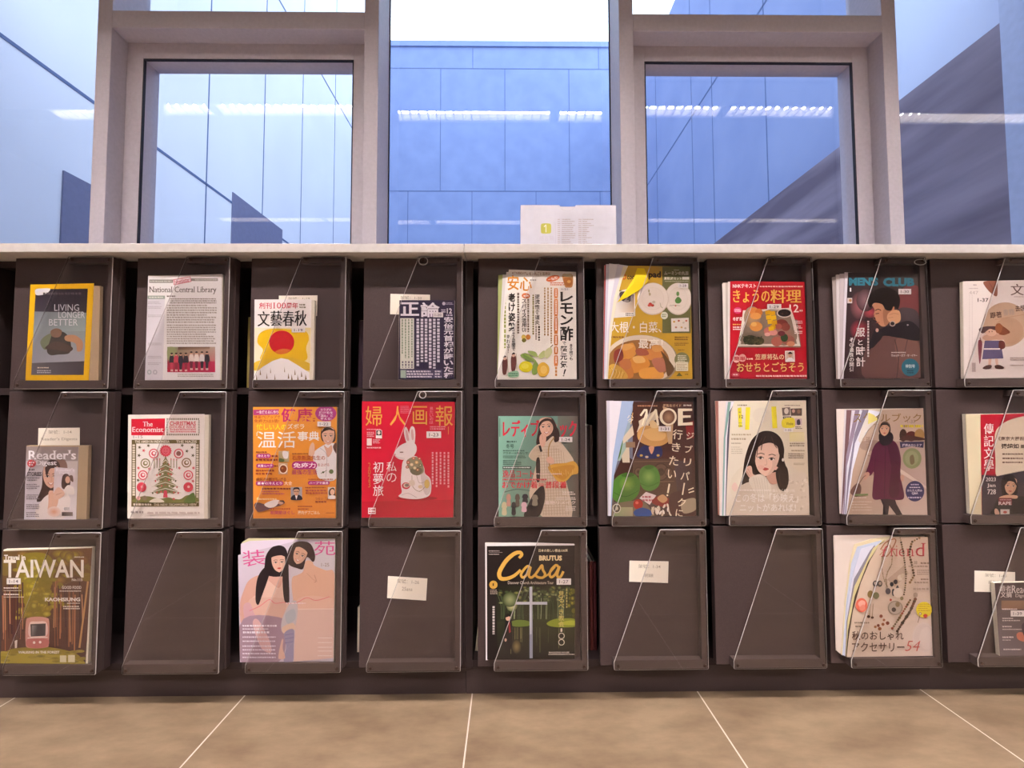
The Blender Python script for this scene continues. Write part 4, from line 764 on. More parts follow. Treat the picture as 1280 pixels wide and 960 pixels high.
def art(a):
    a.gq([(112, 132), (560, 132), (553, 724), (113, 726)], 'eea03a', 'eaa040', 'e08a34', 'e6923a')
    a.p([(113, 147), (252, 143), (246, 160), (252, 172), (114, 176)], 'b83c84'); a.t('一生使える体作り', 130, 150, 246, 168, 'f8e8f0', .014); a.t('体温1℃アップで', 118, 176, 256, 194, 'b84c30', .008); a.t('免疫力は5倍!', 118, 197, 250, 216, 'b84c30', .008)
    a.t('健康', 262, 138, 430, 212, 'c2246e', .012); a.m(432, 188, 446, 212, 2, 'b04c30')
    a.e(500, 166, 56, 42, 'b03c86', n=30)
    for i, x in enumerate(('カラダの', '抜け毛を', '「温&」と', '変える!')): a.t(x, 472 if i in (0, 3) else 464, 139+i*16, 530 if i in (0, 3) else 538, 153+i*16, 'f8ecf4', .008)
    a.t('忙しい人の', 131, 221, 290, 255, 'f0e02c', .012); a.t('ズボラ', 296, 221, 386, 249, 'f8f0e4', .006); a.t('温活', 136, 262, 340, 350, 'f8f2ec', -.004); a.t('事典', 350, 262, 466, 312, 'f8f2ec', .012); a.s_([(133, 285), (133, 270), (140, 262)], 3, 'f8f2ec')
    a.b([(432, 405), (440, 370), (480, 340), (520, 325), (556, 345), (556, 512), (470, 515), (448, 470)], 'e9e4e4'); a.b([(418, 335), (430, 320), (440, 335), (440, 380), (425, 395), (410, 390), (412, 355)], 'e0b8a0'); a.b([(490, 335), (512, 350), (530, 335), (535, 365), (512, 400), (500, 365)], 'd8a890'); a.s_([(470, 350), (505, 390), (500, 505)], 3, 'c0b8bc', True)
    a.b([(474, 290), (480, 250), (515, 235), (548, 252), (553, 300), (540, 320), (490, 318)], '3c2a24'); a.face(513, 288, 92, 'e2b49c', '3c2a24', 'b85858', smile=True); a.b([(478, 275), (490, 246), (520, 240), (548, 260), (520, 254), (492, 262)], '3c2a24')
    a.b([(545, 330), (558, 325), (558, 380), (540, 350)], '5c3c30'); a.e(530, 476, 12, 12, '68784c'); a.e(487, 480, 6, 5, '4c5c38'); a.s_([(475, 486), (505, 470)], 3, '5c6c48')
    for x0, y0, x1, y1, tx in ((130, 381, 208, 404, '冷えとり'), (130, 434, 224, 456, '太宝ムード'), (320, 421, 455, 464, '免疫力'), (128, 527, 276, 550, '基本の冷えとり'), (406, 526, 522, 547, 'ハーブで温活')):
        h = (y1-y0)/2; a.p([(x0+h+h*math.cos(q), y0+h+h*math.sin(q)) for q in [math.pi/2+math.pi*i/8 for i in range(9)]]+[(x1-h+h*math.cos(q), y0+h+h*math.sin(q)) for q in [-math.pi/2+math.pi*i/8 for i in range(9)]], 'b83884'); a.t(tx, x0+8, y0+(y1-y0)*.18, x1-8, y1-(y1-y0)*.18, 'f8ecf2', .012)
    a.m(130, 366, 188, 378, 1, '8c3c34'); a.m(212, 385, 244, 402, 1, '8c3c34'); a.m(128, 405, 244, 422, 1, '9a4434'); a.m(226, 440, 244, 452, 1, '8c3c34'); a.m(128, 462, 226, 496, 2, 'a85030'); a.m(322, 376, 410, 386, 1, '8c4c30'); a.t('石原新菜先生の', 322, 390, 498, 415, 'b85038', .002); a.t('を上げる', 458, 432, 520, 448, 'b85038', .0); a.t('最強の生活', 320, 466, 456, 492, 'b03c6c', .004)
    a.t('病気の9割が防げる', 130, 508, 290, 526, '9c4430', .008); a.t('大全', 280, 528, 322, 548, 'f8e4d0', .006); a.m(408, 512, 540, 522, 1, 'b0583c'); a.m(160, 560, 314, 574, 1, '8c4030'); a.m(162, 576, 280, 600, 2, 'c06060'); a.m(392, 556, 500, 566, 1, '9c4c34'); a.m(394, 570, 512, 598, 2, 'c06048'); a.t('つらい「五十肩」', 446, 612, 552, 628, '9c4c30', .004); a.m(446, 630, 510, 644, 1, '9c4c30')
    a.g(250, 366, 306, 424, 'c8b088', 'd8c8a8', 'b0a078', 'a0986c'); a.b([(272, 368), (300, 372), (298, 405), (276, 402)], 'ece4e4'); a.b([(255, 405), (280, 412), (275, 424), (253, 422)], '6c7848'); a.g(250, 430, 298, 490, 'd8b898', 'c8a888', 'b89878', 'c8a080'); a.e(275, 462, 24, 26, 'ecd8c4'); a.e(275, 462, 18, 20, '944c28'); a.e(270, 458, 6, 5, 'c07840')
    a.r(315, 558, 375, 626, 'a8a4a8'); a.b([(318, 626), (322, 606), (345, 598), (370, 606), (374, 626)], '34303c'); a.p([(338, 602), (352, 602), (345, 626)], 'e8e4e8'); a.face(345, 584, 42, 'd8a888', '2c2428'); a.b([(328, 580), (332, 562), (358, 561), (363, 580), (355, 570), (335, 571)], '28222a'); a.s_([(330, 583), (360, 583)], 2, '3c3438')
    a.r(513, 558, 552, 620, 'd8d0d0'); a.b([(520, 600), (522, 570), (545, 562), (552, 590), (550, 612)], '3c2c28'); a.e(537, 585, 12, 16, 'e0b8a0'); a.b([(515, 620), (528, 602), (552, 605), (552, 620)], 'ece4e4')
    a.b([(120, 655), (140, 640), (200, 655), (230, 640), (262, 628), (285, 640), (262, 655), (230, 665), (190, 680), (150, 690), (135, 685)], '6c4c50'); a.b([(175, 650), (220, 628), (255, 630), (235, 660), (200, 668)], 'e8dcd8'); a.e(262, 640, 14, 11, 'd8a890'); a.b([(255, 632), (275, 628), (283, 640), (270, 638)], '4c342c'); a.m(150, 616, 240, 628, 1, 'f0d8a8'); a.e(142, 620, 8, 8, 'f0d890')
    a.m(208, 668, 318, 680, 1, 'b0502c'); a.t('股関節ほぐし', 207, 684, 336, 704, 'b83c6c', .008); a.m(354, 656, 432, 666, 1, '9c4028'); a.m(354, 670, 410, 680, 1, '9c4028'); a.t('腸内デブごはん', 354, 684, 470, 704, 'f4e0c8', .01); a.m(504, 692, 550, 700, 1, 'b06030')
magazine(R2B, [(112, 132), (560, 132), (553, 724), (113, 726)], 'e8983a', art, 'orange health magazine with a doctor in a white coat', sticker=(455, 209, 527, 236, '1-22'))

def art(a):
    a.gq([(693, 105), (1190, 108), (1180, 725), (692, 725)], 'c81c36', 'c41c34', 'cc1e3c', 'c41834'); a.gq([(692, 640), (1182, 630), (1180, 725), (692, 725)], 'b0142c', 'b41830', 'c41c38', 'bc1834')
    a.e(985, 622, 110, 12, '9c1428'); 
    for ch, x0, y0, x1, y1 in (('婦', 712, 130, 800, 236), ('人', 842, 130, 926, 234), ('画', 964, 130, 1040, 230), ('報', 1086, 127, 1178, 236)): a.t(ch, x0, y0, x1, y1, 'd8a848', -.006)
    a.s_([(1154, 240), (1154, 280)], 3, 'd8a848'); a.m(898, 128, 955, 170, 6, 'd07080'); a.v('見たいのは', 1053, 134, 1074, 226, 'e0909c', .0); a.m(1056, 235, 1140, 258, 2, 'd88c98')
    body = 'e8dcda'; a.b([(888, 610), (905, 590), (900, 540), (905, 460), (915, 420), (960, 395), (1000, 410), (1025, 460), (1030, 490), (1058, 520), (1062, 580), (1045, 612), (990, 626), (920, 622)], body); a.b([(1000, 440), (1025, 465), (1030, 495), (1056, 525), (1058, 585), (1035, 605), (1015, 560)], 'd0c0be')
    a.b([(935, 335), (918, 280), (920, 248), (932, 245), (948, 290), (955, 330)], body); a.b([(952, 330), (945, 275), (955, 240), (972, 245), (978, 285), (972, 335)], body); a.b([(932, 310), (926, 265), (934, 262), (945, 310)], 'd8a8a8'); a.b([(960, 310), (955, 265), (964, 255), (970, 300)], 'd8a8a8')
    a.b([(866, 388), (885, 350), (930, 325), (975, 330), (985, 365), (965, 400), (925, 415), (890, 412)], body); a.s_([(868, 392), (885, 404), (920, 410)], 3, 'c8b0ae', True); a.s_([(896, 376), (912, 376)], 5, '6c4438'); a.e(870, 388, 4, 4, 'c88c88')
    a.b([(930, 425), (975, 400), (1010, 420), (1022, 480), (985, 500), (955, 480)], '8c8468'); a.b([(950, 470), (990, 455), (1015, 470), (1000, 495), (965, 495)], '6c6450')
    for x, y, c in ((940, 430, 'b84848'), (968, 408, 'c05850'), (985, 430, 'd8b070'), (958, 442, 'e0c8a0'), (1000, 410, 'b84c48'), (1005, 445, '5c6048'), (935, 455, 'a8504c'), (975, 460, 'c8b890'), (990, 470, '98603c')): a.e(x, y, 9, 8, c); a.e(x, y, 4, 3, 'e8d8b0')
    a.e(928, 555, 22, 18, 'c83848'); a.e(930, 553, 16, 12, 'd8c8b0'); a.e(933, 552, 11, 8, '84746c'); a.s_([(960, 500), (965, 560), (1000, 585), (1030, 560)], 3, '9c8878', True); a.s_([(985, 500), (1000, 540), (1035, 530)], 2.5, 'b0a090', True); a.s_([(905, 605), (940, 595), (985, 618)], 2.5, 'b8a8a4', True); a.e(1040, 545, 14, 24, 'c8ac60'); a.e(1005, 560, 12, 10, 'd8c0a0'); a.b([(945, 530), (970, 525), (975, 550), (950, 555)], 'd8c8b8')
    a.v('私の', 822, 424, 880, 540, 'f0e0e0', -.004); a.v('初夢旅', 750, 424, 811, 612, 'f0e0e0', -.004); a.v('2023', 722, 430, 744, 565, 'c89048', -.012)
    a.m(720, 250, 795, 258, 1, 'e0a0a8'); a.m(720, 266, 760, 295, 4, 'dca0a8'); a.r(768, 258, 800, 302, 'e8dcdc'); a.r(770, 260, 798, 286, '2c2428'); a.e(784, 272, 8, 10, 'd8c8c0'); a.r(720, 302, 746, 340, 'e0c8c4'); a.m(752, 306, 790, 330, 3, 'dca0a8'); a.m(720, 346, 795, 358, 1, 'e8b0b4')
    a.mv(1060, 375, 1165, 570, 5, 'e4a8ae', .42); a.p([(727, 672), (767, 672), (767, 705), (727, 705)], 'f0dcdc'); a.t('DM', 731, 676, 763, 688, 'b81830', .02); a.m(730, 692, 764, 702, 1, 'b81830')
magazine(R2B, [(693, 105), (1190, 108), (1180, 724), (692, 725)], 'c81c36', art, 'crimson magazine with a painted white rabbit figurine', back=.017, sticker=(1037, 265, 1115, 300, '1-23'))

def art(a):
    a.gq([(183, 185), (607, 185), (612, 722), (185, 722)], '7cae9c', '6c645c', '5a4c48', '86b8a4'); a.gq([(183, 185), (500, 185), (500, 722), (185, 722)], '84b4a0', '6c9488', '6a6058', '8cbca8')
    a.p([(188, 195), (193, 195), (193, 295), (188, 295)], '5c8474'); a.t('レディブティック', 208, 206, 600, 296, 'd02840', .012, True)
    a.b([(385, 330), (395, 270), (412, 210), (440, 190), (475, 200), (495, 245), (508, 300), (480, 320), (430, 330), (400, 340)], '3a2824')
    a.b([(345, 400), (375, 350), (410, 330), (440, 320), (480, 292), (530, 340), (585, 420), (560, 440), (540, 500), (575, 722), (420, 722), (350, 620), (365, 520), (385, 430)], 'd4c2ac')
    a.b([(350, 395), (385, 350), (412, 345), (405, 420), (365, 420)], 'c8b49c'); rd = a.rnd
    for i in range(11): a.s_([(400+i*13, 345+abs(i-6)*8), (408+i*15, 715)], 1.6, 'a08c78'); a.n -= .8
    for i in range(24): a.s_([(385+i*1.6, 350+i*15.5), (505+i*2.5, 345+i*15.5)], 1.6, 'ae9a84'); a.n -= .8
    a.n += 1; a.b([(385, 420), (404, 415), (405, 520), (388, 530)], '3c302c'); a.b([(378, 590), (420, 555), (432, 600), (425, 660), (395, 722), (320, 722), (350, 640)], '241c20')
    a.e(440, 243, 36, 48, 'e4b8a0'); a.face(438, 244, 98, 'e4b8a0', '3a2824', 'b04c50', smile=True, tilt=-.08); a.b([(398, 250), (405, 215), (440, 196), (478, 210), (488, 250), (478, 240), (455, 212), (420, 218)], '3a2824'); a.b([(475, 225), (505, 260), (508, 310), (482, 322), (478, 270)], '3a2824')
    a.b([(405, 290), (420, 275), (436, 285), (438, 310), (428, 345), (410, 345), (402, 312)], 'deb09a'); a.s_([(415, 285), (420, 310)], 2, 'b48c78'); a.s_([(404, 345), (412, 372)], 12, '2c2428')
    a.b([(448, 460), (480, 440), (540, 435), (585, 425), (608, 455), (606, 490), (575, 500), (545, 530), (505, 535), (480, 510)], 'd0a044'); a.b([(460, 470), (520, 450), (590, 450), (560, 500), (520, 525)], 'c08c34'); a.s_([(480, 300), (455, 340), (450, 400), (460, 470)], 6, 'a8844c', True); a.b([(440, 410), (462, 400), (482, 425), (470, 440), (445, 432)], 'dcb09c')
    for i in range(10): a.s_([(470+i*12, 470+(i % 3)*10), (480+i*11, 505-(i % 2)*10)], 2, 'e0b868'); a.n -= .8
    a.n += 1; a.m(228, 314, 280, 328, 1, '3c544c'); a.t('冬号', 224, 334, 266, 357, '2c403a', .0); a.m(208, 364, 325, 374, 1, '4c685c'); a.t('アウターは裏なしで', 208, 376, 340, 388, '3c5048', .014); a.m(208, 394, 330, 410, 2, '4c685c'); a.m(208, 418, 305, 446, 3, '4c685c'); a.r(206, 452, 358, 466, '3c4844'); a.m(210, 454, 355, 464, 1, 'd8e4dc')
    a.t('逸品コート', 206, 472, 372, 512, 'c83044', .004, True); a.m(206, 516, 440, 530, 1, 'c85058'); a.t('おでかけ着＝普段着', 204, 532, 545, 570, 'd83044', .008, True); a.m(385, 488, 520, 498, 1, 'e0c8c0'); a.s_([(215, 590), (280, 575), (350, 582)], 5, '5c7c70', True)
    for x, y, w, h, c in ((215, 645, 30, 65, 'd8d0a8'), (238, 602, 26, 60, 'c89888'), (285, 602, 26, 62, '5c544c'), (265, 645, 26, 64, '343438'), (326, 602, 34, 44, '28242c'), (320, 645, 32, 48, 'dcb8c4'), (378, 606, 34, 54, '8c8474')):
        a.b([(x-w*.3, y), (x+w*.3, y), (x+w*.5, y+h*.4), (x+w*.36, y+h*.45), (x+w*.4, y+h), (x-w*.4, y+h), (x-w*.36, y+h*.45), (x-w*.5, y+h*.4)], c)
    a.m(525, 585, 596, 606, 2, 'e8dcd4'); a.m(490, 615, 595, 632, 2, 'e0d4cc'); a.t('着物リメイク', 430, 636, 594, 656, 'ecdcd4', .004); a.m(540, 664, 596, 690, 3, 'e0d4cc')
magazine(R2C, [(183, 185), (607, 185), (612, 722), (185, 722)], '7cae9c', art, 'teal sewing magazine with a woman in a long plaid coat holding a mustard bag', sticker=(508, 296, 578, 324, '1-24'))

def art(a):
    a.gq([(790, 102), (1222, 108), (1238, 716), (785, 716)], '8c9cb8', '4a2c28', '4a342c', '5c4438'); a.gq([(788, 102), (905, 105), (860, 420), (785, 420)], '8ca4d0', '9cb0d8', '9ab08c', '9cb8c8'); a.b([(790, 250), (830, 225), (850, 280), (830, 400), (790, 420)], '54783c'); a.b([(795, 290), (820, 260), (832, 320), (815, 370)], '6c8c4c')
    a.p([(900, 105), (1222, 108), (1230, 420), (900, 420)], '50302a'); a.g(905, 105, 1060, 160, '3c2420', '4c2c24', '5c3a2c', '4a2c24'); a.p([(845, 300), (900, 230), (1020, 150), (1040, 190), (920, 270), (850, 330)], 'd4c4ac'); a.p([(890, 180), (915, 110), (935, 230), (910, 300)], '4a2c24'); a.s_([(900, 165), (890, 225)], 5, 'dcb070')
    a.b([(925, 270), (960, 235), (1040, 240), (1090, 270), (1088, 320), (1020, 345), (940, 320)], 'cc9c5c'); a.b([(950, 265), (1020, 245), (1075, 275), (1060, 310), (990, 310)], 'e0b474'); a.b([(990, 215), (1010, 205), (1040, 240), (1000, 245)], 'e4c490'); a.p([(1060, 130), (1120, 150), (1110, 330), (1090, 330)], 'c8a880'); a.p([(1180, 220), (1230, 205), (1232, 300), (1190, 300)], '8c2c2c')
    a.b([(925, 400), (935, 360), (960, 340), (990, 350), (1000, 385), (1010, 350), (1050, 345), (1055, 395), (1000, 410)], '2c3464'); a.b([(985, 350), (1000, 342), (1015, 350), (1000, 385)], 'd8a080'); a.e(945, 392, 8, 6, 'c8a858'); a.e(1035, 392, 8, 6, 'c8a858'); a.e(975, 400, 9, 6, 'd8c0a0')
    a.p([(800, 500), (850, 380), (905, 420), (900, 640), (800, 640)], '40241e'); a.p([(840, 395), (880, 330), (884, 430), (846, 430)], 'c8b8a0'); a.s_([(870, 335), (905, 335)], 30, '8c7058'); a.p([(900, 412), (1120, 410), (1140, 640), (900, 640)], '5c4438')
    for x in (930, 1050, 1090): a.e(x, 480, 42 if x == 1050 else 22, 48 if x == 1050 else 26, '48342c', n=24); a.e(x, 480, 36 if x == 1050 else 18, 42 if x == 1050 else 21, '6c5444', n=24); a.e(x, 480, 18 if x == 1050 else 9, 20 if x == 1050 else 10, '4c3a30', n=24)
    a.s_([(908, 425), (1115, 422)], 4, '7c6450'); a.s_([(908, 535), (1120, 530)], 4, '7c6450')
    # two plain round green jars on the counter
    a.b([(790, 600), (800, 525), (850, 488), (910, 492), (938, 540), (928, 600), (880, 640), (815, 640)], '4c7c30'); a.so(870, 545, 46, 44, '88a84c', '4c7c30'); a.b([(838, 500), (860, 484), (900, 486), (905, 500), (870, 508)], '3c6424'); a.s_([(800, 590), (860, 612), (930, 580)], 4, '3c6424', True)
    a.b([(934, 520), (938, 470), (970, 446), (1015, 450), (1042, 490), (1040, 550), (1000, 580), (955, 570)], '54843c'); a.so(985, 505, 40, 42, '8cac5c', '54843c'); a.b([(960, 456), (985, 442), (1012, 448), (1008, 460), (980, 466)], '44702c'); a.s_([(940, 540), (985, 556), (1038, 535)], 4, '44702c', True)
    a.b([(790, 660), (880, 635), (960, 640), (1000, 690), (1000, 716), (788, 716)], '7c6c58'); a.g(800, 668, 900, 716, '9cac7c', 'b0a484', 'a89c80', '8c9c74'); a.p([(935, 620), (970, 586), (1025, 605), (990, 655)], 'e4d4d4'); a.m(950, 604, 1006, 640, 2, 'b86c74'); a.e(928, 652, 26, 27, 'a8281c'); a.e(922, 644, 9, 8, 'd8685c'); a.b([(905, 690), (950, 670), (1000, 690), (990, 716), (920, 716)], '34508c')
    a.b([(1000, 640), (1040, 605), (1090, 620), (1100, 660), (1050, 665)], '8c342c'); a.b([(1030, 620), (1060, 600), (1085, 625), (1060, 645)], 'c89c70'); rd = a.rnd
    for i in range(26): x, y = rd.uniform(1000, 1110), rd.uniform(655, 712); a.e(x, y, 6, 13, rd.choice(['e4d8c8', 'd0bca4', 'ece4d8']), rd.uniform(-.6, .6), 8); a.n -= .8
    a.n += 1; a.b([(1100, 600), (1200, 580), (1235, 610), (1236, 716), (1110, 716)], '503430'); a.b([(1160, 640), (1230, 620), (1236, 680), (1170, 700)], 'a89880')
    a.e(814, 674, 22, 25, 'd8d0c0'); a.e(814, 674, 18, 21, '5c5444'); a.e(814, 674, 8, 10, 'c8bca8'); a.v('ハク', 868, 175, 905, 215, 'ece0cc', 0); a.m(925, 122, 1030, 134, 1, 'c08c6c'); a.t('展覧会ガイド', 1060, 118, 1158, 134, 'd8b490', .004); a.m(1170, 118, 1216, 132, 1, 'd8ccc0')
    M = 'f0e4c8'; a.s_([(942, 178), (962, 150), (972, 150), (978, 230)], 11, M); a.s_([(950, 228), (972, 160)], 7, M); a.s_([(975, 222), (1022, 150), (1034, 228)], 12, M)
    a.e(1088, 186, 46, 46, M, n=30); a.e(1090, 186, 33, 36, '7c5844', n=30); a.so(1090, 190, 30, 33, 'b08868', '7c5844'); a.p([(1140, 142), (1216, 142), (1216, 154), (1166, 156), (1166, 178), (1208, 178), (1208, 190), (1166, 192), (1166, 218), (1218, 214), (1218, 230), (1140, 234)], M)
    for ch, x, y, sz in (('ジ', 1205, 288, 40), ('ブ', 1197, 358, 42), ('リ', 1190, 428, 40), ('パ', 1178, 500, 46), ('ク', 1160, 642, 44), ('に', 1147, 698, 38), ('行', 1138, 280, 52), ('き', 1130, 348, 46), ('た', 1118, 420, 50), ('い', 1108, 492, 46)): a.t(ch, x-sz/2, y-sz/2, x+sz/2, y+sz/2, M, .004, rot=.1)
    a.s_([(1174, 540), (1164, 600)], 7, M); a.s_([(1094, 545), (1086, 590)], 9, M); a.e(1083, 604, 5, 5, M); a.s_([(1196, 575), (1222, 565)], 6, M); a.s_([(1198, 590), (1224, 582)], 6, M)
magazine(R2C, [(905, 102), (1222, 108), (1238, 716), (785, 716), (790, 640), (800, 500), (838, 340), (880, 200)], '4a302a', art, 'busy brown picture magazine about a park, two green jars above fruit on its cover', block=[(762, 101), (1222, 110), (1238, 717), (771, 717)],
         sheets=[([(842, 102), (910, 102), (900, 400), (850, 716), (783, 716), (788, 520), (795, 400)], 'a4b8d8'), ([(778, 101), (890, 102), (880, 400), (850, 716), (776, 716)], 'e8e4ec'), ([(762, 100), (800, 100), (800, 716), (770, 716)], 'd0ccd8')], sticker=(1038, 236, 1104, 264, '1-31'))

def art(a):
    a.gq([(200, 100), (587, 98), (605, 710), (160, 712)], 'e8e0cc', 'e4d8c0', 'd8c8b0', 'dccfc0'); a.so(380, 560, 200, 150, 'e4d6c2', 'dcd0bc')
    for q in (((222, 140), (242, 135), (246, 240), (228, 243)), ((266, 135), (290, 135), (284, 255), (262, 255)), ((402, 132), (428, 130), (434, 246), (408, 248))): a.p(list(q), 'eade3a')
    a.m(222, 118, 275, 130, 1, '8c8070'); a.m(228, 155, 242, 168, 1, 'b0a060'); a.t('12', 232, 176, 252, 194, '6c6238', .01); a.m(226, 230, 248, 240, 1, '8c8040'); a.m(228, 215, 246, 222, 1, 'a89c60')
    a.e(350, 178, 48, 42, 'e0d6c4', n=24); a.p([(458, 138), (502, 134), (502, 178), (462, 180)], '7c6c68'); a.e(482, 155, 12, 16, 'd8c8bc'); a.p([(504, 142), (565, 140), (565, 180), (506, 180)], '5c4c44'); a.e(520, 155, 8, 10, 'c8a090'); a.e(548, 158, 9, 11, '8c6c58'); a.r(464, 184, 508, 196, '2c2424'); a.m(468, 186, 504, 194, 1, 'e8dcc8'); a.m(472, 120, 556, 130, 1, '9c8c80')
    a.b([(462, 200), (520, 192), (524, 240), (464, 242)], 'e8d83c'); a.t('Visée', 480, 214, 518, 230, '6c5c20', .004); a.r(528, 195, 564, 230, 'c8b0b8'); a.b([(538, 205), (552, 200), (556, 225), (540, 228)], '3c3440'); a.m(530, 236, 566, 252, 2, '6c5c58'); a.m(496, 266, 574, 274, 1, 'e0d090'); a.g(498, 272, 578, 318, 'e8dca0', 'e8dcb0', 'e0d4a8', 'e4d8a8')
    a.m(190, 274, 292, 288, 1, 'b8a88c'); a.m(188, 296, 272, 312, 1, 'b0a088'); a.m(188, 322, 240, 332, 1, 'a89c88'); a.m(188, 342, 246, 386, 4, 'b8ac98', .4); a.m(500, 322, 578, 346, 2, '9c8c78'); a.m(508, 360, 578, 372, 1, 'a89880'); a.m(492, 378, 578, 410, 3, '8c7c6c'); a.m(520, 430, 578, 444, 2, 'b0a088')
    H = '2c1e1a'; a.b([(245, 560), (250, 480), (262, 400), (290, 320), (330, 275), (372, 260), (420, 270), (455, 305), (470, 360), (468, 410), (488, 480), (490, 545), (470, 570), (430, 570), (410, 520), (320, 500), (290, 540), (270, 580)], H)
    a.b([(190, 620), (230, 560), (300, 530), (400, 545), (490, 500), (570, 480), (590, 520), (600, 700), (180, 700)], 'dccebc'); rd = a.rnd
    for i in range(60): a.e(rd.uniform(440, 595), rd.uniform(500, 690), rd.uniform(5, 11), rd.uniform(4, 8), rd.choice(['e8dccc', 'd0c0ac', 'e2d4c2', 'c8b8a4']), rd.uniform(0, 3), 9); a.n -= .8
    a.n += 1; a.b([(375, 500), (440, 480), (448, 530), (400, 545)], 'd0a08c')
    a.face(376, 412, 178, 'ecc8b4', '3c2a24', 'c0544c', tilt=.1, turn=-.15); a.e(345, 455, 18, 12, 'e8b8a8'); a.e(425, 460, 12, 10, 'e4b4a4')
    a.b([(298, 420), (296, 350), (330, 290), (380, 268), (425, 290), (450, 340), (455, 400), (440, 380), (432, 345), (400, 325), (360, 330), (330, 350), (318, 385), (312, 440), (303, 470)], H)
    for q in (((350, 300), (330, 345), (322, 400)), ((370, 290), (352, 330), (346, 362)), ((400, 292), (415, 330), (430, 352))): a.s_(q, 4, '4c362e', True)
    a.e(462, 415, 6, 9, 'd8d0c8')
    a.b([(262, 470), (278, 448), (295, 452), (302, 490), (330, 500), (335, 520), (300, 522), (275, 500)], 'e8c0ac'); a.s_([(275, 462), (290, 490)], 2.5, 'c09884'); a.s_([(268, 475), (284, 498)], 2.5, 'c09884')
    a.b([(280, 520), (310, 498), (350, 492), (380, 520), (400, 570), (390, 620), (330, 610), (300, 570)], 'e6dccc')
    for i in range(6): a.s_([(305+i*14, 510), (325+i*12, 600)], 2, 'd0c4b2'); a.n -= .8
    a.n += 1; a.b([(425, 470), (480, 450), (492, 530), (470, 580), (438, 560)], H); a.s_([(440, 480), (450, 560)], 4, '443028', True); a.b([(188, 560), (205, 535), (222, 560), (205, 585)], 'e0c0b4')
    a.m(230, 570, 400, 584, 1, 'f4ece4', .5); a.t('編んでくださいね', 405, 570, 525, 586, 'f4ece4', .006); a.t('この冬は「秒映え」', 210, 594, 542, 642, 'f6f0ea', .0); a.t('ニットがあれば！', 232, 648, 530, 690, 'f6f0ea', .0)
magazine(R2D, [(205, 101), (587, 98), (605, 710), (160, 712), (168, 500), (178, 300), (186, 160)], 'e2d8c6', art, 'cream beauty magazine with a close-up of a dark-haired woman resting cheek on hand', block=[(110, 101), (588, 99), (606, 711), (127, 713)],
         sheets=[([(208, 108), (226, 106), (200, 300), (200, 713), (158, 713), (168, 300), (180, 160)], '5c5868'), ([(190, 106), (230, 106), (200, 300), (200, 714), (150, 714), (160, 300)], 'ece8f0'), ([(175, 106), (230, 104), (200, 714), (144, 716), (152, 300)], '8cb0a8'), ([(165, 104), (230, 103), (200, 714), (138, 716)], 'e0dce4'), ([(125, 102), (200, 101), (200, 714), (132, 716)], 'e8dcd4'), ([(110, 102), (140, 101), (160, 714), (124, 712)], 'a87468')], sticker=(468, 246, 518, 266, '1-32'))

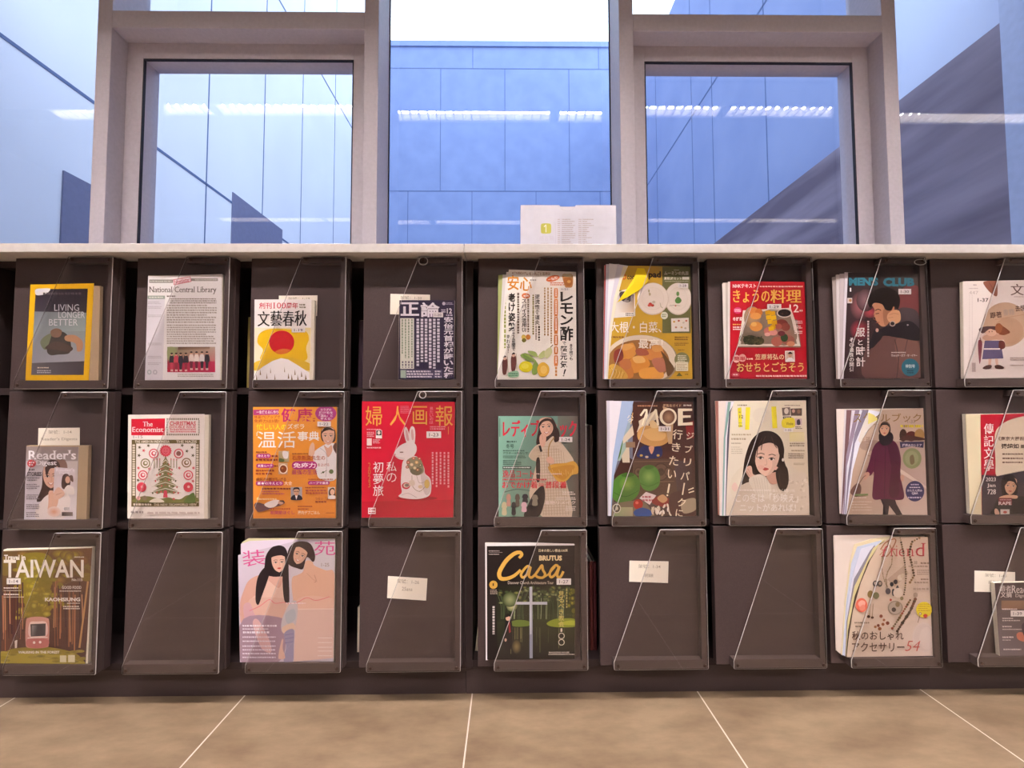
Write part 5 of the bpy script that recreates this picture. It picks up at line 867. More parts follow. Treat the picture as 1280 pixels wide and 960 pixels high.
def art(a):
    a.gq([(800, 145), (1213, 140), (1235, 710), (800, 707)], 'c4ac98', 'c0a898', 'c4aca4', 'b89c88'); a.g(860, 310, 1230, 325, 'd0c0ac', 'c8b4a4', 'a89080', 'a89080'); a.gq([(1070, 320), (1222, 325), (1235, 620), (1090, 480)], 'b4988c', 'c0a89c', 'c8b0a8', 'b89c90'); a.gq([(800, 600), (1235, 600), (1235, 710), (800, 708)], 'b89c88', 'c8b0a4', 'ccb8ac', 'b8a08c')
    a.p([(1080, 460), (1100, 470), (1232, 560), (1232, 572), (1095, 490)], 'dcc8bc'); a.e(940, 340, 70, 30, 'a89084')
    a.t('スタイ', 840, 165, 985, 218, '8c6c3c', .0); a.t('ルブック', 985, 168, 1202, 214, '8c6c3c', .004); a.t('1-33', 1128, 202, 1168, 220, '8c7c70', 0)
    a.v('確実に', 905, 290, 930, 400, '9c8070', 0); a.v('編み', 880, 300, 900, 365, 'a88c7c', 0)
    a.e(1105, 285, 20, 34, '3a241c'); a.e(1148, 290, 30, 27, '5c2420'); a.e(1192, 282, 26, 32, 'a8844c'); a.b([(1092, 300), (1125, 285), (1215, 300), (1210, 312), (1095, 312)], '4c2c28'); a.m(1090, 228, 1210, 244, 1, 'e0cc3c', .9, 2); a.t('7連結りのマフラー', 1100, 229, 1195, 243, '7c5c38', .006); a.p([(1086, 320), (1215, 318), (1212, 352), (1150, 344), (1090, 354)], '342c50'); a.t('棒編みカシミア', 1100, 330, 1204, 346, 'dcd0dc', .016); a.e(1152, 408, 50, 55, '8c9468'); a.e(1150, 408, 36, 40, '9ca078'); a.b([(1140, 400), (1158, 390), (1165, 430), (1145, 440)], '7c6c4c')
    a.e(1167, 583, 50, 55, '302c5c', n=30); a.m(1145, 542, 1190, 554, 1, 'c8c0d8'); a.m(1138, 558, 1196, 568, 1, 'd8d0e0'); a.t('かんたん編み', 1126, 572, 1206, 586, 'e0d8e4', .012); a.t('Q&A', 1150, 588, 1184, 602, 'e0d8e4', .02); a.m(1130, 610, 1204, 624, 1, 'c8c0d8')
    a.p([(983, 625), (1060, 622), (1068, 650), (1100, 708), (1068, 710), (1030, 660), (1024, 708), (995, 708), (998, 660)], '2c2228')
    a.b([(945, 350), (975, 315), (1005, 305), (1045, 310), (1075, 340), (1092, 410), (1090, 500), (1110, 610), (1080, 630), (1010, 624), (945, 625), (942, 560), (948, 480), (930, 500), (905, 490), (920, 440)], '5c1c3c'); a.b([(1020, 330), (1060, 330), (1085, 420), (1080, 600), (1030, 600), (1040, 450)], '4a1430'); a.s_([(1010, 345), (1004, 620)], 3, '3c1028'); a.s_([(950, 480), (958, 400)], 3, '43122c')
    a.b([(895, 495), (915, 480), (925, 495), (900, 525)], 'c89c88'); a.b([(822, 590), (840, 555), (865, 540), (880, 560), (875, 598), (850, 612)], '6c4c44'); a.s_([(868, 545), (890, 510), (905, 500)], 3, '5c3c34', True); a.b([(1090, 500), (1108, 500), (1104, 530), (1092, 525)], 'c89c88')
    a.b([(975, 280), (1000, 262), (1040, 270), (1052, 300), (1035, 330), (1000, 340), (978, 320)], '241a20'); a.b([(974, 265), (980, 225), (1005, 210), (1030, 222), (1036, 265), (1015, 285), (990, 282)], '2c1c18'); a.face(1004, 252, 72, 'd8a88c', '2c1c18', 'b04c48'); a.b([(978, 250), (985, 222), (1004, 214), (1026, 222), (1034, 248), (1018, 232), (992, 232)], '2c1c18')
    a.p([(840, 598), (916, 596), (916, 606), (840, 608)], '7c8c5c'); a.m(842, 612, 910, 622, 1, 'e0d0c4'); a.m(830, 632, 935, 690, 4, 'd8c4b4', .35); a.m(930, 222, 970, 232, 1, 'a08870')
style = magazine(R2D, [(972, 190), (990, 150), (1213, 140), (1235, 710), (805, 708), (820, 600), (838, 470), (880, 320), (930, 240)], 'c0a898', art, 'beige pattern magazine with a woman in a burgundy coat and black snood', block=[(762, 145), (1214, 141), (1236, 711), (781, 709)],
         sheets=[([(925, 150), (990, 160), (970, 260), (900, 708), (802, 708), (818, 560), (850, 330)], 'e8e8f4'), ([(895, 148), (960, 160), (900, 708), (800, 708), (815, 500), (850, 280)], '8c8498'), ([(880, 150), (950, 160), (900, 708), (797, 708), (812, 450)], 'e4e4f0'), ([(858, 150), (940, 155), (900, 708), (793, 708), (808, 400)], '9c8ca0'), ([(840, 152), (930, 155), (900, 708), (790, 708)], 'e4dce8'), ([(815, 150), (930, 150), (900, 708), (787, 708)], '7c5c60'), ([(805, 148), (930, 148), (900, 708), (784, 707)], 'dcd4d8'), ([(762, 145), (820, 147), (830, 708), (780, 706)], 'e8dcd4')], sticker=None)
fl = MB(); q = [onY(870+x/S, 480+z/S, .006) for x, z in ((922, 152), (950, 165), (972, 190), (940, 222), (905, 260), (880, 320), (868, 300), (885, 235))]
ys = (.0075, .0066, .0062, .0064, .0068, .0076, .0076, .0072); V = [(p.x, y, p.z) for p, y in zip(q, ys)]; cen = onY(870+918/S, 480+215/S, .006)
for i in range(8): fl.face([V[(i+1) % 8], V[i], (cen.x, .0062, cen.z)], 0, ink('e4dcd4' if i not in (0, 1) else 'dcd078'))
fl.build('turned_corner', CARD, style, style.location)['label'] = 'pale underside of the curled cover corner'

def art(a):
    a.gq([(605, 200), (980, 200), (1000, 800), (612, 802)], 'b81c34', 'c02038', '38303a', '3c3238'); a.p([(605, 204), (690, 204), (698, 560), (612, 562)], 'b41c30')
    a.b([(690, 320), (730, 260), (800, 225), (900, 205), (990, 215), (1000, 520), (860, 535), (760, 555), (700, 568), (694, 480)], 'e4d4bc'); a.p([(612, 562), (700, 570), (864, 536), (1000, 520), (1000, 800), (614, 802)], '3c343c')
    a.v('傳記文學', 622, 250, 684, 540, 'e8dcd8', .0, True); a.t('《南京大屠殺》', 710, 332, 880, 356, '6c4c40', .004); a.t('張純如', 728, 374, 832, 404, '3c2420', .02); a.t('噩夢', 842, 380, 905, 402, '5c3c34', .01); a.m(734, 430, 862, 444, 1, '7c5c50'); a.m(734, 456, 862, 470, 1, '7c5c50'); a.m(734, 480, 855, 494, 1, '7c5c50')
    a.t('2023', 635, 577, 694, 600, 'ece4e0', .006, True); a.t('Jan', 642, 614, 694, 640, 'ece4e0', .006, True); a.t('728', 644, 648, 694, 678, 'ece4e0', .006, True)
    a.b([(680, 760), (710, 700), (760, 680), (820, 690), (880, 700), (940, 800), (680, 800)], '1c181c'); a.b([(740, 690), (726, 620), (738, 575), (770, 558), (805, 568), (824, 610), (824, 670), (800, 690)], '241a1a'); a.face(782, 630, 100, 'c89c80', '2c2020', 'a85850', tilt=.1); a.b([(738, 640), (745, 590), (775, 568), (808, 585), (820, 630), (800, 605), (770, 600), (752, 620)], '241a1a'); a.b([(715, 695), (760, 682), (820, 686), (815, 704), (760, 700), (725, 705)], 'd0a488')
    a.r(708, 700, 790, 742, '6c2028'); a.t('RAPE', 710, 722, 786, 742, 'e0d0d0', .01); a.m(716, 706, 784, 716, 1, 'c89ca0'); a.b([(685, 770), (700, 765), (715, 795), (690, 800)], 'c8a08c'); a.r(720, 768, 775, 800, 'c4bcb8'); a.e(748, 785, 12, 8, 'a84c40')
    a.s_([(700, 566), (864, 535)], 3, 'd8c8b4')
magazine(R2E, [(605, 200), (965, 191), (983, 791), (613, 802)], 'b41c30', art, 'history magazine with a red brushed banner above a portrait of a woman', block=[(518, 198), (966, 192), (984, 792), (546, 798)], sheets=[([(516, 197), (606, 200), (616, 802), (544, 798)], 'dccfae')], back=.0195)

# ---- bottom row
def art(a):
    a.gq([(15, 178), (490, 160), (455, 778), (4, 775)], '6c5430', '6c4a34', '4a2c34', '5c3834'); rd = a.rnd
    for i in range(46): x, y = rd.uniform(20, 480), rd.uniform(185, 340); a.so(x, y, rd.uniform(22, 44), rd.uniform(16, 30), rd.choice(['a09028', '7c6428', '8c8430', '9c7838', '6c4c30', '8c5c34']), '6c5030'); a.n -= .8
    a.b([(110, 200), (240, 190), (290, 260), (260, 420), (240, 545), (150, 545), (125, 420), (90, 300)], '847428')
    for i in range(90): x, y = rd.gauss(195, 48), rd.uniform(210, 540); a.so(x, y, rd.uniform(14, 26), rd.uniform(10, 18), rd.choice(['b4a434', '8c8428', 'a49030', 'c4b448', '7c7024']), '84742a', 9); a.n -= .9
    for i in range(44):
        sd = i % 2; x = rd.uniform(8, 125) if sd else rd.uniform(275, 470); a.s_([(x, rd.uniform(330, 430)), (x+rd.uniform(-6, 6), rd.uniform(560, 715))], rd.uniform(3, 9), rd.choice(['5c3428', '8c5c40', '3c2028', 'b08060', '4a2c30', 'a87050', '442430'])); a.n -= .8
    a.s_([(470, 340), (425, 690)], 10, 'b88c60'); a.b([(4, 735), (60, 700), (140, 690), (260, 688), (400, 720), (455, 770), (455, 778), (4, 775)], '8c7c2c'); a.b([(20, 760), (120, 715), (280, 712), (420, 760), (430, 776), (20, 776)], 'a4943c')
    for i in range(26): x, y = rd.uniform(15, 445), rd.uniform(700, 774); a.so(x, y, 26, 8, rd.choice(['b4a44c', '7c7028', '9c8c38', '6c6428']), '94843a', 10); a.n -= .8
    a.b([(140, 550), (155, 532), (200, 526), (248, 532), (264, 552), (262, 660), (248, 690), (155, 692), (138, 660)], 'c89084'); a.b([(160, 560), (200, 552), (250, 558), (248, 630), (160, 634)], 'e0c4bc'); a.p([(164, 566), (246, 562), (244, 628), (166, 632)], '4c4648'); a.g(172, 572, 200, 628, '8c8888', '5c5658', '3c3438', '6c6464'); a.b([(145, 650), (200, 640), (260, 650), (248, 688), (155, 690)], 'b86c68'); a.e(184, 664, 7, 7, 'ece0d8'); a.e(216, 662, 7, 7, 'ece0d8'); a.s_([(150, 640), (255, 636)], 4, 'ece0d8'); a.p([(80, 655), (94, 650), (92, 692), (82, 694)], 'e0d4cc')
    a.t('Travel in', 24, 196, 138, 224, 'f0e8dc', .03); a.t('TAIWAN', 22, 222, 448, 318, 'ece4d8', .012); a.m(398, 204, 450, 212, 1, 'e0d8cc'); a.t('No.115', 385, 322, 442, 336, 'e8dcd0', .006)
    a.m(22, 368, 100, 378, 1, 'ece0d8'); a.m(22, 384, 116, 390, 1, 'd8ccc0'); a.m(22, 402, 104, 412, 1, 'ece0d8'); a.m(22, 418, 130, 424, 1, 'd8ccc0'); a.t('GOOD FOOD', 332, 362, 436, 378, 'ece0d8', .01); a.m(320, 384, 434, 394, 1, 'd8ccc0'); a.t('KAOHSIUNG', 242, 424, 430, 444, 'f0e8e0', .03); a.m(360, 450, 428, 458, 1, 'e0d4c8'); a.m(340, 466, 428, 488, 2, 'e0d4c8')
    a.t('WALKING IN THE FOREST', 100, 708, 320, 722, 'f0e8dc', .02); a.r(322, 732, 356, 768, 'd8d0b0'); a.r(366, 730, 402, 768, 'd8d0b0')
magazine(R3A, [(15, 178), (490, 160), (455, 778), (5, 775)], '5c3a34', art, 'travel magazine with a small tram in a golden forest', block=[(16, 170), (490, 158), (466, 778), (5, 776)], sticker=(35, 322, 110, 354, '1-14'))

def art(a):
    a.gq([(32, 205), (550, 120), (540, 772), (42, 776)], 'd8ccdc', 'd8d4d8', 'd0c8d4', 'c8b8cc')
    a.t('装', 55, 178, 178, 262, 'e0589c', -.006, rot=-.1); a.t('苑', 438, 130, 552, 206, 'e0589c', -.006); a.m(80, 160, 130, 180, 1, 'e0a8c8')
    H = '241a20'; a.b([(128, 470), (122, 420), (150, 350), (172, 270), (180, 210), (210, 165), (250, 152), (285, 168), (300, 220), (302, 300), (305, 460), (280, 470), (270, 350), (190, 330), (160, 450)], H)
    a.b([(42, 470), (60, 400), (90, 340), (150, 310), (220, 320), (290, 330), (300, 440), (280, 545), (100, 545), (50, 575)], 'd8a898'); a.b([(95, 545), (90, 480), (110, 430), (150, 400), (165, 320), (200, 345), (250, 380), (280, 330), (300, 440), (290, 545)], 'e4c0b0'); a.b([(90, 445), (180, 430), (280, 440), (285, 500), (270, 545), (110, 545)], 'dcb4a4')
    a.b([(60, 480), (95, 460), (120, 520), (170, 610), (205, 700), (180, 725), (130, 690), (80, 600)], 'd4a8b0')
    a.b([(60, 545), (280, 545), (290, 640), (250, 772), (50, 775)], 'a88c9c'); a.b([(110, 570), (140, 550), (200, 660), (205, 715), (185, 722), (150, 690)], 'dcb0b0'); a.b([(175, 700), (205, 690), (210, 718), (195, 726)], 'dcb4b4')
    a.b([(135, 330), (175, 270), (200, 300), (160, 420), (140, 470), (125, 440)], H)
    a.face(248, 245, 100, 'e4b8a4', '2c2024', 'c0483c', tilt=-.08, turn=.15); a.b([(192, 240), (200, 190), (245, 158), (285, 180), (292, 215), (260, 205), (210, 218), (204, 250), (202, 300), (190, 310)], H); a.b([(270, 320), (290, 300), (304, 400), (300, 458), (278, 440)], H)
    a.b([(300, 250), (300, 180), (330, 140), (375, 130), (420, 145), (443, 200), (435, 240), (400, 215), (380, 275), (350, 275)], '3c2c2c'); a.b([(320, 330), (350, 310), (380, 290), (395, 235), (430, 240), (440, 260), (500, 285), (545, 300), (545, 490), (350, 490), (325, 430)], 'e0b49c'); a.b([(350, 440), (420, 420), (545, 440), (545, 490), (345, 490)], 'e4bca8')
    a.face(362, 205, 96, 'e2b69e', '3c2c2c', 'c07060', tilt=.35, smile=True, turn=-.1); a.b([(302, 240), (300, 180), (335, 140), (380, 132), (425, 152), (442, 205), (430, 238), (412, 210), (395, 180), (360, 160), (330, 168), (320, 190), (318, 225)], '3c2c2c'); a.s_([(440, 310), (450, 340), (440, 350)], 3, 'b88c78', True); a.s_([(400, 300), (430, 330), (455, 345)], 2.5, 'c89c84', True)
    a.p([(345, 490), (545, 488), (540, 752), (330, 772), (336, 620)], 'dcbcb0'); a.s_([(346, 492), (544, 490)], 5, 'ead0c4'); a.b([(270, 540), (310, 460), (345, 450), (350, 520), (330, 600), (285, 622), (264, 600)], 'c8c0c4'); a.b([(285, 520), (330, 490), (340, 540), (300, 570)], 'b4b8c0'); a.b([(268, 590), (325, 565), (336, 600), (282, 624)], 'e0c0a8'); a.b([(280, 620), (330, 600), (330, 690), (325, 772), (278, 774), (290, 690)], '9c94b0'); 
    for y in (630, 650, 672): a.s_([(284, y), (330, y-8)], 3, '8078a0')
    a.b([(248, 745), (265, 660), (275, 655), (272, 700), (285, 750), (262, 758)], 'dcb4a4')
    a.s_([(95, 500), (150, 475), (200, 440), (230, 460), (280, 455), (300, 462), (350, 455), (400, 430), (450, 445), (520, 425)], 3, 'e07080', True); a.m(290, 452, 400, 468, 1, 'f0d8d8', .5)
    a.m(58, 572, 240, 588, 1, 'f0e8f0'); a.m(58, 592, 195, 602, 1, 'ece4ec'); a.m(60, 606, 200, 624, 1, 'f0e8f0')
    for y in (634, 656, 682, 702, 722, 742): a.m(58, y, 235, y+12, 1, 'e8dce8')
    for y in (640, 665, 690, 710, 735): a.m(460, y, 535, y+8, 1, 'ecdcd8')
    a.t('1-25', 478, 245, 520, 264, '9c8c84', 0)
magazine(R3B, [(32, 205), (180, 168), (330, 132), (550, 120), (540, 772), (42, 776)], 'd4c8d8', art, 'pale pink fashion magazine with two women leaning heads together', block=[(48, 140), (550, 121), (541, 773), (48, 777)],
         sheets=[([(46, 145), (90, 130), (300, 122), (545, 119), (545, 300), (46, 776)], 'e8dcec'), ([(50, 138), (85, 116), (550, 117), (545, 300), (50, 776)], 'd8d4a8')])

def art(a):
    a.gq([(122, 158), (590, 155), (592, 757), (124, 762)], '1c1416', '1c1416', '1a1612', '181214'); a.gq([(170, 370), (590, 365), (592, 560), (175, 560)], '161410', '2c2c18', '3c4420', '24281c'); a.gq([(175, 560), (592, 560), (592, 750), (180, 755)], '2c3020', '34381c', '181614', '141214'); rd = a.rnd
    for cx, w in ((260, 62), (410, 50), (510, 40)):
        for i in range(14 if cx == 260 else 9):
            x = cx+rd.uniform(-w, w); c = rd.choice(['5c6c48', '3c4c30', '7c8c64', '4c5c3c', '9cac84']); a.s_([(x, 545), (x+rd.uniform(-6, 6), 470), (cx+(x-cx)*1.4, rd.uniform(385, 430))], rd.uniform(2, 4), c, True); a.n -= .6
        for i in range(26): a.so(cx+rd.gauss(0, w*.7), rd.uniform(375, 460), rd.uniform(8, 20), rd.uniform(6, 14), rd.choice(['7c8c58', '5c6c3c', 'a0ac78', '8c8c4c', '4c5c34']), '2c3420', 8); a.n -= .8
    a.so(255, 470, 30, 34, 'e0d8a0', '5c6840'); a.so(245, 440, 40, 40, '98a070', '3c4828')
    for i in range(16): a.so(rd.uniform(555, 590), rd.uniform(375, 540), 12, 14, rd.choice(['a09c30', '7c7c28', 'b0a840', '5c6428']), '2c3018', 8); a.n -= .8
    a.b([(245, 562), (290, 548), (345, 556), (345, 580), (270, 584)], '6c8434'); a.b([(440, 568), (480, 545), (540, 540), (590, 545), (592, 584), (480, 586)], '8c9c30'); a.b([(500, 570), (560, 552), (592, 555), (592, 576)], 'b4bc40')
    for i in range(22): x = rd.choice([rd.uniform(235, 320), rd.uniform(385, 410), rd.uniform(440, 560)]); a.s_([(x, 590), (x+rd.uniform(-3, 3), rd.uniform(640, 735))], rd.uniform(2, 5), rd.choice(['4c5438', '3c4030', '6c6c48', '34382a'])); a.n -= .6
    a.so(280, 690, 26, 40, '8c7c50', '24241c')
    a.p([(349, 372), (364, 371), (366, 752), (350, 752)], 'c8ccd8'); a.p([(275, 452), (444, 452), (444, 467), (275, 466)], 'c8ccd8'); a.p([(360, 467), (364, 467), (366, 752), (360, 752)], 'a8acc0'); a.p([(350, 625), (366, 625), (366, 752), (351, 752)], '9ca0b4')
    a.b([(218, 575), (225, 550), (250, 548), (258, 600), (252, 700), (212, 700)], '181216'); a.e(234, 538, 12, 15, 'd0a48c'); a.b([(220, 535), (224, 518), (240, 514), (248, 528), (238, 530)], '181214'); a.p([(236, 560), (244, 556), (250, 612), (240, 618)], '9c2c38'); a.e(222, 655, 6, 9, 'c8a090')
    G = 'dcae50'; W = lambda u: 15+9*math.sin(u*math.pi)
    a.s_([(296, 216), (308, 200), (296, 188), (268, 196), (232, 225), (205, 262), (188, 300), (196, 326), (228, 328), (268, 312), (300, 284)], lambda u: 14+8*math.sin(u*3.1), G, True)
    a.s_([(352, 268), (338, 262), (316, 284), (304, 308), (316, 322), (338, 302), (354, 268), (346, 308), (356, 322), (374, 312), (392, 290)], 13, G, True)
    a.s_([(384, 300), (404, 272), (416, 258), (420, 280), (432, 304), (420, 322), (394, 320), (380, 308)], 13, G, True)
    a.s_([(430, 318), (452, 302), (484, 266)], 9, G, True); a.s_([(504, 266), (490, 256), (468, 276), (456, 304), (466, 320), (488, 302), (508, 264), (496, 306), (506, 322), (518, 312), (528, 292)], 13, G, True)
    a.m(132, 176, 190, 184, 1, 'c8bcb8'); a.m(134, 186, 206, 190, 1, 'b0a4a0'); a.m(132, 194, 190, 202, 1, 'c8bcb8'); a.t('日本の美しい教会100選', 398, 170, 552, 186, 'ece0c0', .01); a.t('BRUTUS', 400, 204, 522, 232, 'ecd8a8', .045)
    a.t('Discover Church Architecture Tour', 234, 341, 478, 357, 'c8bcb0', .012); a.e(157, 360, 22, 22, 'd8a848'); a.t('1', 153, 352, 160, 366, '4c3820', .01); a.m(140, 384, 178, 412, 3, 'a89890'); a.mv(150, 474, 166, 628, 1, 'd8d0cc', .7)
    a.v('見るべき教会', 502, 392, 535, 585, 'd8c878', .004); a.t('1', 514, 592, 524, 610, 'e8e0d0', -.01); a.e(519, 632, 17, 17, 'e8e0d0'); a.e(519, 632, 13, 13, '24241a'); a.e(519, 666, 17, 17, 'e8e0d0'); a.e(519, 666, 13, 13, '24241a'); a.mv(538, 380, 556, 500, 1, 'b8b070', .4)
    a.t('MAGAZINE HOUSE', 452, 716, 560, 724, 'd8d0c8', .02); a.m(450, 726, 588, 734, 1, 'd8d0c8')
magazine(R3C, [(122, 157), (590, 153), (592, 757), (124, 763)], '1c1416', art, 'black architecture magazine with a white cross standing in dark water', block=[(114, 143), (590, 150), (593, 758), (116, 765)],
         sheets=[([(112, 140), (350, 138), (590, 146), (591, 300), (128, 766), (116, 766)], 'ece8e8')], sticker=(494, 329, 571, 363, '1-27'))

def art(a):
    a.gq([(830, 110), (1237, 103), (1270, 738), (805, 745)], 'd0b8a0', 'd4bca8', 'e0cfc4', 'd4c0ac'); a.so(1040, 380, 150, 120, 'd8c4b0', 'd2bca8'); a.p([(1020, 330), (1110, 255), (1135, 300), (1060, 370)], 'c0a894'); a.e(1215, 640, 60, 80, 'dcccc4', n=30); a.e(1232, 640, 40, 66, 'e4d6d0', n=30); a.e(1215, 640, 52, 72, 'd8c8c0', n=30); a.e(1230, 645, 38, 60, 'dfd0c8', n=30)
    a.s_([(985, 170), (1010, 135), (1050, 115), (1066, 122), (1050, 160), (1020, 205), (1000, 200)], 6, 'a06848', True); a.s_([(1020, 125), (1040, 160), (1065, 205)], 5, 'a07858', True); a.s_([(980, 200), (1000, 180)], 4, 'b87860')
    a.t('r', 1036, 165, 1062, 206, 'c04850', -.01, True); a.t('i', 1066, 150, 1074, 206, 'c04850', -.01, True); a.t('e', 1082, 168, 1112, 207, 'c04850', -.01, True); a.t('n', 1122, 166, 1162, 206, 'c04850', -.01, True); a.t('d', 1172, 136, 1222, 206, 'c04850', -.01, True); a.t('f', 990, 150, 1018, 208, 'c04850', -.012, True, shear=.3)
    rd = a.rnd
    def beads(pts, n, sz, cols, smooth=True):
        L = [Vector(p) for p in pts]; tot = sum((L[i+1]-L[i]).length for i in range(len(L)-1))
        for k in range(n):
            d = tot*k/(n-1)
            for i in range(len(L)-1):
                l = (L[i+1]-L[i]).length
                if d <= l+1e-6: p = L[i]+(L[i+1]-L[i])*(d/l); break
                d -= l
            s_ = sz*rd.uniform(.75, 1.2); a.e(p.x, p.y, s_, s_, rd.choice(cols), n=9); a.n -= .8
        a.n += 1
    beads(((1088, 108), (1095, 140), (1105, 185), (1112, 240), (1120, 310), (1115, 370), (1108, 410)), 26, 5, ['6c5838', '4c3c28', '8c7848', '7c6a48']); beads(((1190, 108), (1150, 130), (1135, 190), (1150, 250), (1162, 310), (1140, 345)), 20, 6, ['5c4428', '8c6c40', '4c3c28'])
    beads(((992, 210), (988, 260), (998, 320), (1020, 370)), 20, 3.4, ['6c5434', '8c744c']); beads(((1045, 205), (1042, 250), (1020, 290), (1010, 330)), 16, 3.4, ['6c5434', '8c744c']); beads(((1168, 435), (1140, 500), (1100, 560), (1072, 605)), 16, 9, ['4c3424', '6c4430', '3c2c20']); beads(((1140, 440), (1110, 490), (1080, 540), (1045, 590)), 14, 7, ['8c6c3c', 'a0543c', '6c5430', '8c7c5c']); beads(((985, 525), (1000, 545), (1020, 562), (950, 580), (978, 592)), 7, 9, ['a0603c', 'b0784c', '8c4c38'])
    for x, y, rx, ry, c in ((955, 352, 14, 17, '3c3434'), (978, 352, 14, 17, '4c4440'), (955, 350, 7, 9, 'c0b0a4'), (980, 350, 7, 9, 'b0a090'), (928, 408, 16, 20, '8c7444'), (958, 415, 17, 18, '6c6c48'), (1042, 355, 10, 12, '2c2830'), (1062, 342, 11, 13, '2c2830'), (1022, 392, 14, 17, '4c4448'), (1050, 398, 8, 20, '2c2c34'), (1072, 382, 8, 22, '3c3c44'), (1036, 438, 6, 7, 'b84034'), (918, 527, 9, 8, '5c3c2c'), (938, 532, 8, 7, '5c3c2c'), (1095, 430, 9, 10, '8c8058'), (1168, 412, 12, 14, 'a89484')): a.e(x, y, rx, ry, c, n=14)
    a.s_([(922, 520), (928, 460)], 3, '8c7858'); a.s_([(938, 525), (942, 460)], 3, '8c7858'); a.s_([(1015, 330), (1012, 380)], 3, '6c5438')
    a.e(1060, 480, 40, 38, '9c8c7c', n=26); a.e(1060, 480, 34, 32, 'b8a898', n=26); a.e(1052, 490, 12, 12, '4c4038'); a.e(1072, 462, 12, 14, '8c7858'); a.e(1075, 400, 26, 26, 'e0d0c0', n=20); a.e(1085, 320, 14, 16, 'dcccb8'); a.e(1100, 310, 12, 13, 'd0bca4')
    a.e(880, 466, 31, 38, 'dc6c54'); a.b([(862, 455), (880, 440), (900, 450), (890, 480), (870, 475)], 'e8a898'); a.b([(868, 480), (890, 462), (900, 484), (880, 495)], 'e08c78'); a.e(1213, 490, 42, 42, 'e8d430', n=30); a.m(1180, 455, 1244, 500, 4, 'b8942c', .4); a.b([(1208, 522), (1218, 512), (1232, 520), (1220, 535)], 'c03c30'); a.e(1192, 512, 8, 9, '8c7050'); a.e(1192, 512, 5, 6, 'dccab8'); a.s_([(1190, 522), (1180, 558)], 3, '6c5440')
    a.t('1-38', 1142, 230, 1176, 248, '8c7c70', 0); a.m(1194, 234, 1238, 250, 1, '8c7464'); a.m(1130, 252, 1232, 266, 1, 'a08c7c'); a.m(1175, 275, 1238, 306, 3, 'a89484'); a.m(1195, 322, 1238, 334, 1, '8c7464'); a.m(1160, 338, 1234, 352, 1, 'a08c7c'); a.m(1155, 370, 1240, 388, 1, 'b09c8c'); a.m(842, 552, 920, 566, 1, '8c7c6c'); a.m(846, 572, 886, 586, 1, '8c7c6c')
    a.t('秋のおしゃれ', 828, 604, 1104, 652, '4c3024', .004); a.t('アクセサリー', 828, 664, 1108, 714, '4c3024', .004); a.t('54', 1118, 655, 1190, 710, 'c05048', -.016, shear=.3)
magazine(R3D, [(1040, 106), (1237, 103), (1264, 738), (805, 745), (815, 650), (838, 500), (880, 350), (930, 230), (975, 150)], 'd6c2ae', art, 'beige craft magazine with bead necklaces and earrings, its leaves fanned open', block=[(747, 104), (1236, 104), (1263, 739), (760, 720)],
         sheets=[([(985, 140), (1050, 110), (1000, 300), (900, 745), (803, 745), (815, 600), (850, 420), (920, 240)], '4c3c30'), ([(950, 165), (1010, 120), (900, 745), (803, 745), (812, 560), (850, 370)], 'd8cc98'), ([(935, 180), (960, 150), (900, 745), (802, 745), (810, 560), (850, 330)], '8c8894'), ([(890, 170), (960, 150), (900, 745), (798, 744), (815, 480), (850, 290)], 'e0e0f0'), ([(870, 160), (1000, 125), (900, 745), (790, 742), (812, 450), (838, 250)], 'ccd4e8'), ([(855, 148), (950, 118), (1050, 104), (900, 745), (785, 740), (805, 450), (830, 250)], 'e6d8b4'), ([(747, 100), (900, 98), (1060, 100), (1000, 300), (900, 745), (780, 735), (758, 716)], 'e4d6cc')], sticker=None)

def art(a):
    a.gq([(692, 396), (960, 392), (985, 828), (722, 832)], '4c3c3c', '4a3c3c', '5c5054', '7c7074'); a.t('讀者', 718, 410, 788, 446, 'dcd0cc', .0, True); a.t('文摘', 724, 446, 790, 482, 'dcd0cc', .004, True); a.t('Reader’s', 792, 408, 950, 456, 'dcd0cc', .0, True); a.t('Digest', 814, 460, 890, 486, 'd0c4c0', 0, True)
    a.g(728, 500, 960, 552, '8c6c54', '9c7c64', '7c5c4c', '8c6854'); a.m(732, 545, 822, 558, 1, 'dcd0cc'); a.m(734, 602, 800, 612, 1, 'dcd0cc'); a.m(734, 614, 840, 626, 1, 'c8bcb8'); a.m(734, 650, 790, 662, 1, 'dcd0cc'); a.m(734, 668, 850, 678, 1, 'c8bcb8'); a.m(734, 712, 800, 728, 1, 'dcd0cc'); a.m(734, 732, 785, 742, 1, 'c8bcb8'); a.m(740, 786, 846, 800, 1, 'dcd0cc')
    a.b([(820, 700), (850, 690), (900, 720), (890, 750), (830, 735)], 'c87860'); a.b([(850, 650), (900, 620), (960, 650), (970, 760), (880, 740)], '3c2c3c')
magazine(R3E, [(690, 395), (960, 391), (985, 828), (722, 832)], '4c4044', art, 'small dark grey digest magazine with a pale two-line title', block=[(688, 396), (961, 390), (986, 829), (721, 833)], sticker=(785, 560, 868, 596, '1-39'))

